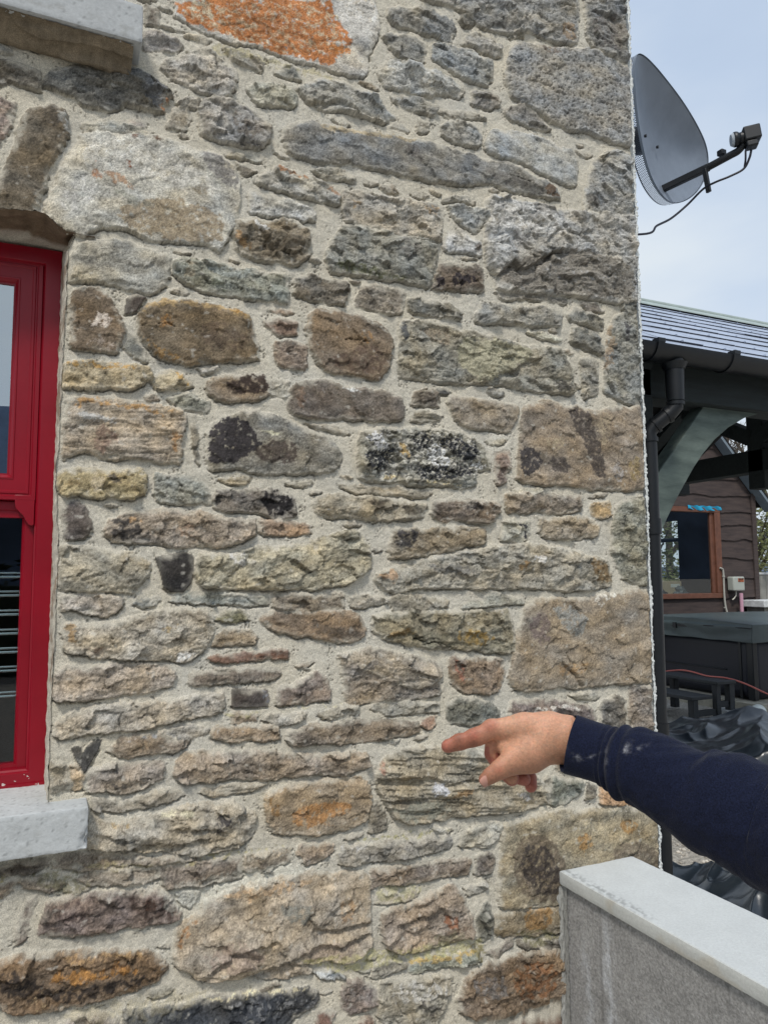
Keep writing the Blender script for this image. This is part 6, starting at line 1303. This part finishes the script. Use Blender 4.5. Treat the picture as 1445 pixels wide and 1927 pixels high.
m.tube(PT[:2], [.044, .040], 20); m.tube([PT[1], (2.612, .80, 2.375), (2.590, .815, 2.345), (2.535, .860, 2.290), (2.516, .872, 2.262), PT[5]], .0345, 20); m.tube([PT[5], PT[6]], .034, 20)
for a, b in (((2.612, .80, 2.47), (2.612, .80, 2.455)), ((2.612, .80, 2.395), (2.612, .80, 2.38)), ((2.59, .817, 2.342), (2.578, .826, 2.333)), ((2.545, .852, 2.298), (2.537, .859, 2.290)), ((2.515, .872, 2.235), (2.515, .872, 2.215)), ((2.5145, .872, 1.86), (2.5145, .872, 1.79)), ((2.511, .872, 0.95), (2.511, .872, .90))): m.tube([a, b], .040, 20)
m.tube([(2.612, .80, 2.575), (2.612, .80, 2.545)], [.06, .046], 20); m.build('downpipe', M_black, sh, sm=True)
m = MB(); m.box(1.72, 6.05, .90, 1.05, 2.435, 2.64); m.build('eaves_beam', M_tim, sh, bevel=.006)
m = MB(); m.box(1.72, 6.05, 3.95, 4.10, 2.435, 2.64); m.build('eaves_beam', M_tim, sh, bevel=.006)
for x, y in ((2.50, .975), (5.3, .975), (2.50, 4.03), (5.3, 4.03)):
    m = MB(); m.box(x-.075, x+.075, y-.075, y+.075, -.02, 2.44); m.build('post', M_tim, sh, bevel=.006)
def brace(x, y, sx, name='brace'):
    m = MB(); A = [(.06, 1.98), (.08, 2.09), (.12, 2.20), (.16, 2.27), (.42, 2.437), (.80, 2.437), (.74, 2.405), (.66, 2.355), (.56, 2.28), (.44, 2.165), (.36, 2.07), (.29, 1.96), (.24, 1.86), (.17, 1.72), (.075, 1.60)]
    B = [(.055, 2.00), (.150, 2.115), (.262, 2.235), (.440, 2.437), (.86, 2.437), (.72, 2.395), (.60, 2.335), (.50, 2.265), (.42, 2.192), (.352, 2.118), (.300, 2.050), (.235, 1.965), (.170, 1.870), (.110, 1.775), (.055, 1.68)]
    m.quadprism([(x+sx*(a+.02), y-.05, z+.01) for a, z in B], (0, .09, 0)); m.build(name, M_brace, sh, bevel=.004)
brace(2.50, 1.0, 1); brace(5.3, 1.0, -1); brace(2.5, 4.05, 1); brace(5.3, 4.05, -1)
for xt in (2.5, 5.3):      # trusses
    m = MB(); m.box(xt-.07, xt+.07, .90, 4.10, 2.44, 2.62); m.build('tie_beam', M_tim, sh, bevel=.006)
    m = MB(); m.box(xt-.07, xt+.07, YR-.075, YR+.075, 2.30, 3.60); m.build('king_post', M_tim, sh, bevel=.01)
    for s in (1, -1):
        m = MB(); m.beam((xt, YR, 3.60), (xt, YR-s*1.62, 2.60), .12, .14, (1, 0, 0)); m.build('principal_rafter', M_tim, sh)
        m = MB(); m.beam((xt, YR-s*.05, 2.72), (xt, YR-s*.72, 3.08), .12, .15, (1, 0, 0)); m.build('strut', M_tim, sh)
for i, x in enumerate(np.arange(1.95, 6.0, .45)):
    for s in (1, -1):
        m = MB(); m.beam((x, YR-s*.02, ZR-.08), (x, YR-s*1.60, ZE-.06), .045, .10, (1, 0, 0)); m.build('rafter', M_raw if i < 3 else M_tim, sh)

# ------------------------------------------------------------------ wany-edge clad shed
M_wany = mat('dark_wany_board', (78, 66, 62), rough=0.85, c2=(50, 42, 42), nscale=3.2, stretch=(1.2, 6, 9), bump=.004, bscale=20, fac=(.3, .7))
M_brown = mat('brown_window_frame', (104, 66, 50), rough=.6, noise=.2, nscale=15)
M_barge = mat('grey_bargeboard', (112, 124, 134), rough=.7, noise=.1, nscale=10)
shed = empty('garden_shed', (7.9, 7.6, 0.1), 'dark shed clad in wavy-edged boards with a brown framed window, beyond the hot tub', 'shed')
YS = 6.4; bz = [1.00, 1.28, 1.585, 1.875, 2.15, 2.375, 2.58, 2.82, 3.06, 3.30, 3.54, 3.78, 4.02, 4.26, 4.5]
apx, apz, rx_, rz_ = 7.85, 4.95, 9.90, 2.90
def roofz(x): return apz-(abs(x-apx))*(apz-rz_)/(rx_-apx)
m = MB(); rs = random.Random(4)
def boards(x0, x1, zlo, zhi):
    for i, (a, b) in enumerate(zip([-.02, .30, .65]+bz[:-1], [.30, .65]+bz)):
        if b < zlo or a > zhi: continue
        nX = 40; ph = rs.random()*50
        for k in range(nX):
            xa = x0+(x1-x0)*k/nX; xb = x0+(x1-x0)*(k+1)/nX
            def lowe(x): return a-.018+.030*float(perlin(x*2.3+ph, i*3.7, 410))+.010*float(perlin(x*8+ph, i, 411))
            ta, tb = min(b+.03, roofz(xa)), min(b+.03, roofz(xb)); la, lb = max(lowe(xa), zlo), max(lowe(xb), zlo); ta, tb = min(ta, zhi), min(tb, zhi)
            if ta-la < .004 or tb-lb < .004: continue
            m.quadprism([(xa, YS-.030, la), (xb, YS-.030, lb), (xb, YS-.004, tb), (xa, YS-.004, ta)], (0, .018, 0))
boards(9.22, 9.93, -.02, 9); boards(5.8, 9.22, -.02, 1.27); boards(5.8, 9.22, 2.62, 9)
m.build('cladding', M_wany, shed)
m = MB(); m.box(9.90, 9.99, YS-.045, YS+.05, -.02, 2.86); m.build('corner_post', M_wany, shed)
for s in (1, -1): m = MB(); m.beam((apx, YS-.10, apz+.03), (apx+s*2.38, YS-.10, apz-2.35), .04, .17, (0, 1, 0)); o = m.build('bargeboard', M_barge, shed)
m = MB(); m.quadprism([(apx, YS-.15, apz+.12), (apx+2.4, YS-.15, apz-2.28), (apx+2.4, YS+3, apz-2.28), (apx, YS+3, apz+.12)], (0, 0, .04)); m.quadprism([(apx, YS-.15, apz+.12), (apx-2.4, YS-.15, apz-2.28), (apx-2.4, YS+3, apz-2.28), (apx, YS+3, apz+.12)], (0, 0, .04)); m.build('roof', M_under, shed)
m = MB(); m.box(5.8, 5.85, YS, YS+2.8, 0, 2.9).box(9.88, 9.93, YS+.05, 7.83, 0, 2.85).box(9.88, 9.93, 7.83, 8.95, 0, 1.35).box(9.88, 9.93, 7.83, 8.95, 2.55, 2.85).box(9.88, 9.93, 8.95, YS+2.8, 0, 2.85).box(5.8, 8.15, YS+2.75, YS+2.8, 0, 4.6).box(8.15, 9.93, YS+2.75, YS+2.8, 0, 2.9).box(5.8, 9.93, YS, YS+2.8, .1, .12); m.build('inner_wall', M_dark, shed)
m = MB(); m.box(5.9, 9.22, YS-.05, YS+.03, 1.27, 1.345).box(5.9, 9.22, YS-.05, YS+.03, 2.54, 2.615).box(9.10, 9.215, YS-.05, YS+.03, 1.345, 2.54).box(9.03, 9.10, YS-.02, YS+.03, 1.345, 2.54).box(5.9, 6.0, YS-.05, YS+.03, 1.345, 2.54)
sw = m.build('window', M_brown, shed, bevel=.006)
m = MB(); m.box(6.0, 9.10, YS+.0, YS+.005, 1.345, 2.54); o = m.build('pane', glass('shed_glass', refl=0.04), None); o.parent = sw; o.matrix_parent_inverse = Matrix.Identity(4)
m = MB(); m.tube([(9.87, 7.83, 2.22), (9.87, 8.95, 2.22)], .035, 8); m.build('glazing_bar', M_black, shed)
tb = MB(); tb.grid(lambda u, v: (8.55+.68*u, YS-.058-.012*math.sin(u*20+v*3), 2.585+.050*v-.02*math.sin(u*3.1)*(1-v)+.005*math.sin(u*31)), 40, 4); o = tb.build('blue_plastic_strip', mat('blue_plastic', (16, 150, 190), rough=.4), shed, sm=True)
cbx = empty('cardboard_box', (8.55, 6.95, 1.26), 'open brown cardboard box on the bench behind the shed window', 'box')
m = MB(); M4 = Matrix.Translation((8.5, 6.95, 1.26)) @ Matrix.Rotation(.2, 4, 'Z'); m.box(-.33, .33, -.2, .2, 0, .26, M4); m.build('carton', mat('cardboard', (178, 158, 128), rough=.9, noise=.1, nscale=9), cbx, bevel=.004)
m = MB(); m.box(.05, .28, -.203, -.2, .17, .22, M4); m.build('paper_label', mat('paper', (220, 218, 210), rough=.8), cbx)
bn = empty('workbench', (8.0, 7.0, .1), 'bench inside the shed under the window, carrying a box and bags', 'bench')
m = MB(); m.box(6.2, 9.0, 6.6, 7.3, 1.22, 1.26); m.build('bench_top', M_raw, bn)
for x in (6.3, 8.9): m = MB(); m.box(x-.04, x+.04, 6.9, 6.98, .12, 1.22); m.build('leg', M_raw, bn)
M_tarp = mat('black_polythene', (34, 42, 50), rough=0.28, noise=.2, nscale=6, bump=.002, bscale=9, spec=0.8)
def blob(name, c, r, label, cat, mt, seed, parent=None, amp=.35, rid=True):
    m = MB(); bmesh.ops.create_icosphere(m.bm, subdivisions=5, radius=1)
    for v in m.bm.verts:
        p = v.co; f = 1+amp*float(ridged(p.x*1.4+seed+p.z, p.y*1.4+p.z*.7, seed, 3))*(1 if rid else .3); v.co = Vector((p.x*r[0]*f, p.y*r[1]*f, max(p.z*f, -.35)*r[2]))+Vector(c)
    o = m.build(name, mt, parent, sm=True)
    if label: tag(o, label, cat)
    return o
blob('plastic_bag', (8.15, 6.86, 1.33), (.36, .18, .13), 'crumpled black plastic bag in front of the cardboard box in the shed', 'bag', M_tarp, 3)
blob('plastic_bag', (8.80, 6.85, 1.31), (.16, .12, .12), 'small grey plastic bag beside the black one behind the shed window', 'bag', mat('grey_polythene', (72, 80, 84), rough=.4), 5)
mb = empty('meter_box', (9.42, YS-.05, 1.40), 'pale grey meter box with an orange and black panel on the dark shed boards', 'meter box')
m = MB(); m.box(9.30, 9.535, YS-.16, YS-.04, 1.375, 1.585); m.build('housing', mat('grey_box_plastic', (168, 172, 164), rough=.5), mb, bevel=.018, seg=3)
m = MB(); m.box(9.395, 9.51, YS-.164, YS-.1605, 1.505, 1.560); m.build('display_panel', mat('dark_orange_panel', (168, 88, 48), rough=.4, c2=(30, 22, 20), nscale=26, fac=(.42, .55)), mb)
m = MB(); m.tube(smoothpath([(9.40, YS-.10, 1.375), (9.41, YS-.10, 1.32), (9.385, YS-.09, 1.27), (9.35, YS-.08, 1.24)]), .010, 8); m.build('cable_tail', mat('white_cable', (200, 198, 186), rough=.5), mb, sm=True)
m = MB(); m.tube(smoothpath([(9.14, YS-.06, 1.715), (9.17, YS-.07, 1.705), (9.20, YS-.07, 1.65), (9.20, YS-.07, 1.3), (9.21, YS-.08, 1.12), (9.24, YS-.12, .9)]), .014, 10); m.tube([(9.20, YS-.07, 1.60), (9.20, YS-.07, 1.58)], .022, 10); m.tube([(9.205, YS-.07, 1.14), (9.205, YS-.07, 1.12)], .022, 10)
tag(m.build('conduit', mat('grey_conduit', (165, 164, 156), rough=.5), None, sm=True), 'thin grey conduit clipped up the shed boards left of the meter box', 'pipe')
m = MB(); m.tube([(9.42, 6.22, .3), (9.42, 6.22, 1.34)], .026, 14); tag(m.build('waste_pipe', mat('pink_plastic_pipe', (196, 152, 170), rough=.4), None, sm=True), 'short upright pink plastic pipe below the meter box', 'pipe')
pw = empty('block_planter', (10.6, 6.4, .1), 'low concrete block wall with a pale top right of the pink pipe', 'wall')
m = MB(); m.box(9.62, 12.2, 6.0, 6.3, -.02, 1.13); m.build('blockwork', mat('old_blockwork', (120, 118, 112), rough=.9, noise=.2, nscale=9), pw); m = MB(); m.box(9.56, 12.2, 5.95, 6.35, 1.133, 1.235); m.build('capstone', M_conc, pw, bevel=.01)
fb = empty('pale_fence', (13, 8.6, .5), 'pale grey boarded fence behind the block wall at the right edge', 'fence'); m = MB()
for i in range(24): m.box(11.2+i*.16, 11.35+i*.16, 8.6, 8.62, .3, 1.62-(i % 2)*.004)
m.build('fence_boards', mat('pale_board', (140, 140, 134), rough=.9, noise=.12, nscale=6), fb); m = MB(); m.box(11.2, 15.1, 8.58, 8.66, 1.62, 1.66); m.build('top_rail', M_conc, fb)

# ------------------------------------------------------------------ hot tub, steps, hose
M_cover = mat('dark_green_vinyl', (66, 78, 80), rough=0.42, noise=.12, nscale=4, bump=.0015, bscale=12, spec=.5)
M_shell = mat('navy_panel', (18, 22, 36), rough=.5, noise=.1, nscale=5)
tub = empty('hot_tub', (8.0, 5.1, .25), 'square dark hot tub under a green grey padded cover', 'hot tub')
m = MB(); m.box(6.98, 8.98, 4.06, 6.06, .25, .93); m.build('shell', M_shell, tub, bevel=.10, seg=4)
m = MB(); m.box(6.968, 7.04, 4.048, 4.13, .26, .92).box(6.972, 7.0, 4.20, 4.24, .26, .92); m.box(6.966, 6.99, 4.4, 5.9, .55, .565); m.build('corner_trim', M_black, tub, bevel=.02)
def cov(u, v):
    x = 6.90+2.16*u; y = 3.98+2.16*v; return (x, y, 1.075+.012*math.sin(u*3.14)+.030*math.sin(v*3.14)+.005*float(fbm(x*3, y*3, 420, 3)))
m = MB(); m.box(6.90, 9.06, 3.98, 6.14, .885, 1.075); 
for e in range(1): bmesh.ops.subdivide_edges(m.bm, edges=m.bm.edges, cuts=14, use_grid_fill=True)
for v in m.bm.verts:
    if v.co.z > 1.07: v.co.z += .04*math.sin((v.co.y-3.98)/2.16*3.14)
    if v.co.z < 1.05: v.co.x += .020*float(perlin(v.co.y*5, v.co.z*9, 421))-(.01 if v.co.x < 7 else 0); v.co.z += .012*float(perlin(v.co.y*3+v.co.x*3, .4, 422))
cvr = m.build('cover', M_cover, tub, bevel=.02, seg=3, sm=True)
m = MB(); m.tube([(6.893, 3.98, 1.035), (6.893, 6.1, 1.035)], .007, 8); m.box(6.872, 6.90, 5.02, 5.07, .985, 1.05); m.box(6.885, 6.895, 4.80, 5.35, 1.005, 1.03); o = m.build('strap_buckle', M_black, None); o.parent = cvr; o.matrix_parent_inverse = Matrix.Identity(4)
pb = MB(); pb.box(6.84, 9.3, 3.90, 6.25, -.02, .25); tag(pb.build('concrete_plinth', mat('rough_concrete', (168, 163, 148), rough=.92, noise=.25, nscale=10, bump=.006, bscale=30), None, bevel=.008), 'raised concrete plinth under the hot tub', 'plinth')
M_step = mat('black_step', (44, 47, 50), rough=.6, noise=.2, nscale=12, bump=.001, bscale=50)
st = empty('tub_steps', (6.2, 4.3, .16), 'two-tread black step unit standing beside the hot tub', 'steps')
m = MB(); m.box(6.20, 6.47, 3.85, 4.72, .50, .535); m.build('tread', M_step, st, bevel=.006)
m = MB(); m.box(5.84, 6.13, 3.85, 4.72, .37, .405); m.build('tread', M_step, st, bevel=.006)
for y in (3.90, 4.64): 
    m = MB(); m.box(6.39, 6.46, y-.035, y+.035, .15, .50).box(6.21, 6.27, y-.03, y+.03, .15, .50).box(6.27, 6.39, y-.02, y+.02, .27, .33); m.build('upper_frame', M_step, st, bevel=.004)
    m = MB(); m.box(5.88, 5.95, y-.035, y+.035, .15, .37).box(5.95, 6.21, y-.02, y+.02, .20, .26); m.build('lower_frame', M_step, st, bevel=.004)
m = MB(); m.tube(smoothpath([(5.6, 5.1, .40), (6.05, 4.95, .47), (6.44, 4.66, .545), (6.46, 4.45, .560), (6.40, 4.15, .546), (6.44, 3.95, .546), (6.55, 3.82, .50), (6.85, 3.72, .36), (7.2, 3.66, .255), (7.9, 3.6, .2)], 8), .0085, 10)
tag(m.build('hose', mat('coral_pink_hose', (205, 112, 100), rough=.45), None, sm=True), 'coral pink hose draped over the steps of the hot tub', 'hose')
m = MB(); m.box(-.21, .21, -.1, .1, 0, .1, Matrix.Translation((6.42, 3.82, .135)) @ Matrix.Rotation(1.45, 4, 'Z')); tag(m.build('concrete_block', M_conc, None, bevel=.006), 'grey concrete block lying at the foot of the black steps', 'block')
rs = random.Random(21)
for i, (x, y, c, nm_) in enumerate(((5.55, 4.85, (168, 92, 66), 'reddish broken brick on the ground behind the tarpaulin'), (5.75, 4.62, (158, 150, 136), 'flat pale slab under the lower tread of the steps'), (5.95, 5.0, (150, 142, 126), 'rounded boulder beyond the steps near the downpipe'))):
    m = MB(); bmesh.ops.create_icosphere(m.bm, subdivisions=3, radius=.15 if i == 2 else .1)
    for v in m.bm.verts: v.co = Vector((v.co.x*(2.6 if i == 1 else 1.2), v.co.y*1.4, v.co.z*(.5 if i < 2 else 1.1)))*(1+.25*float(perlin(v.co.x*7+i, v.co.y*7+v.co.z*5, 430)))+Vector((x, y, .20 if i < 2 else .30))
    o = m.build('rubble_stone', mat('rubble%s' % 'abc'[i], c, rough=.9, noise=.25, nscale=14), None, sm=True); tag(o, nm_, 'stone', 'rubble lying beyond the tarpaulin')
jg = empty('plastic_bottle', (6.65, 3.78, .12), 'white plastic bottle with a green cap lying on the gravel', 'bottle')
jM = Matrix.Translation((6.66, 3.78, .195)) @ Matrix.Rotation(.35, 4, 'Z')
m = MB(); m.tube([jM @ Vector(p) for p in ((-.12, 0, 0), (-.10, 0, 0), (-.04, 0, .005), (.06, 0, .01), (.10, 0, .005), (.115, 0, 0))], [.022, .05, .078, .078, .06, .02], 18); m.build('bottle_body', mat('white_hdpe', (222, 228, 222), rough=.45, noise=.08, nscale=12), jg, sm=True)
m = MB(); m.tube([jM @ Vector((-.155, 0, 0)), jM @ Vector((-.12, 0, 0))], .022, 14); m.build('cap', mat('green_cap', (52, 150, 74), rough=.4), jg)

# ------------------------------------------------------------------ polythene sheets
def tarp(name, cx, cy, ang, Lx, Ly, hgt, seed, label, wr=.05, n=(150, 110), edge=.14):
    ca, sa = math.cos(ang), math.sin(ang); u, v = np.meshgrid(np.linspace(-1, 1, n[0]), np.linspace(-1, 1, n[1]), indexing='ij')
    jx = .06*perlin(v*2.3+seed, u*0, 501); jy = .06*perlin(u*2.7+seed, v*0, 502); x = u*Lx*(1+jx); y = v*Ly*(1+jy)
    e = smooth(0, edge, 1-np.abs(u))*smooth(0, edge, 1-np.abs(v))
    qa = (1-2*np.abs(perlin(x*1.1+y*.8+seed, y*1.5-x*.9, 503))); qb = (1-2*np.abs(perlin(x*3.1-y*2.2+seed, y*2.6+x*1.9, 504))); qc = (1-2*np.abs(perlin(x*7-y*5, y*6+x*5+seed, 509))); w = wr*(2.4*np.maximum(qa, 0)**2+.7*np.maximum(qb, 0)**2.5+.10*qc+1.2*fbm(x*1.0, y*1.0, 505, 2))-wr*.8
    X = cx+x*ca-y*sa; Y = cy+x*sa+y*ca; gz = 0.16*smooth(3.8, 6.2, X+.15*Y)-.02
    Z = gz+.012+e*hgt*(0.80+.35*fbm(x*.9+seed, y*1.3, 506, 2))+w*(.25+.75*e)+wr*.35
    I = np.arange(u.size).reshape(u.shape); return tag(np_mesh(name, np.stack([X, Y, np.maximum(Z, gz+.006)], -1), np.stack([I[:-1, :-1], I[1:, :-1], I[1:, 1:], I[:-1, 1:]], -1).reshape(-1, 4), M_tarp), label, 'tarpaulin', 'black plastic sheets over the garden heaps')
tarp('tarpaulin', 4.98, 2.62, -.55, 1.75, .62, .30, 2, 'large wrinkled black plastic sheet over a heap between the arm and the hot tub', wr=.026, n=(230, 140))
tarp('tarpaulin', 3.04, .98, -1.05, .55, .32, .07, 6, 'small crumpled black plastic sheet just over the coping of the garden wall', wr=.055, n=(170, 130))
m = MB(); m.box(-.05, .05, -.05, .05, 0, .34, Matrix.Translation((3.08, .82, -.02)) @ Matrix.Rotation(.18, 4, 'X')); tag(m.build('timber_stake', mat('grey_timber', (150, 146, 138), rough=.9, noise=.2, nscale=14, stretch=(4, 4, 1)), None, bevel=.004), 'short weathered grey timber stake beside the small plastic sheet', 'stake')
m = MB(); m.box(-.035, .035, -.02, .02, 0, .018, Matrix.Translation((3.0, .80, .05)) @ Matrix.Rotation(.6, 4, 'Z')); m.box(-.025, .025, -.012, .012, .018, .022, Matrix.Translation((3.0, .80, .05)) @ Matrix.Rotation(.6, 4, 'Z')); tag(m.build('red_plastic_tray', mat('red_plastic', (190, 40, 44), rough=.4), None, bevel=.003), 'small red plastic tray half hidden by the plastic sheet at the coping', 'tray')

# ------------------------------------------------------------------ vegetation beyond
rs = random.Random(17)
for i, (x, y, h, w, lb) in enumerate(((13.2, 9.6, 3.3, 1.7, 'dense olive green bush beyond the shed corner at the right edge'), (15.5, 11.5, 2.6, 1.8, 'lower olive bush further right behind the pale fence'), (11.6, 10.8, 2.5, 1.2, 'small ragged bush close behind the shed corner post'))):
    t_ = empty('bush', (x, y, .7), lb, 'bush', 'bushes beyond the shed'); m = MB()
    for k in range(26): leafcloud(m, (x+rs.uniform(-w, w)*.8, y+rs.uniform(-w, w)*.6, .6+rs.uniform(.1, 1)*h*.8), (.5, .5, .45), 240, .055, rs)
    m.build('foliage', M_leaf, t_); m = MB()
    for k in range(14): a = rs.random()*6.28; m.tube([(x, y, .4), (x+math.cos(a)*w*.3, y+math.sin(a)*w*.3, .6+h*.4), (x+math.cos(a)*w*.7, y+math.sin(a)*w*.7, .6+h*.85)], [.03, .02, .008], 6)
    m.build('stem', M_bark, t_)
def bare_tree(x, y, h, lb, seed):
    rs = random.Random(seed); t_ = empty('bare_tree', (x, y, 1), lb, 'tree', 'bare winter trees beyond the shelter'); m = MB(); tw = MB()
    def grow(p, d, l, r, dep):
        q = p+d*l; (m if dep < 3 else tw).tube([p, (p+q)/2+Vector((rs.uniform(-1, 1), rs.uniform(-1, 1), 0))*l*.05, q], [r, r*.85, r*.7], 5, cap=False)
        if dep >= 6: return
        for k in range(3 if dep else 4):
            nd_ = (d+Vector((rs.gauss(0, .42), rs.gauss(0, .42), rs.gauss(.12, .3)))).normalized(); grow(q if k else p+d*l*.7, nd_, l*rs.uniform(.6, .82), r*.6, dep+1)
    grow(Vector((x, y, .5)), Vector((0, 0, 1)), h*.3, .16, 0); m.build('trunk', M_bark, t_); tw.build('twigs', M_bark, t_)
bare_tree(19.5, 17.5, 8.5, 'leafless tree seen through the left gap of the shelter truss', 5); bare_tree(23.5, 15.5, 8, 'leafless tree seen through the right gap of the shelter truss', 9); bare_tree(16.0, 17.0, 7, 'leafless tree behind the shed roof', 13)
M_grass = mat('rough_grass', (118, 122, 66), rough=.95, noise=.4, nscale=4)
m = MB(); rs = random.Random(23)
for i in range(9000):
    x = rs.uniform(9.9, 18); y = rs.uniform(8.8, 16); z = 0.16+0.9*float(smooth(8.5, 14, y))-.03; h = rs.uniform(.25, .6); dx, dy = rs.uniform(-.15, .15), rs.uniform(-.1, .1); w = .012
    v = [m.bm.verts.new(p) for p in ((x-w, y, z), (x+w, y, z), (x+dx, y+dy, z+h))]; m.bm.faces.new(v)
tag(m.build('grass', M_grass, None), kind='stuff')
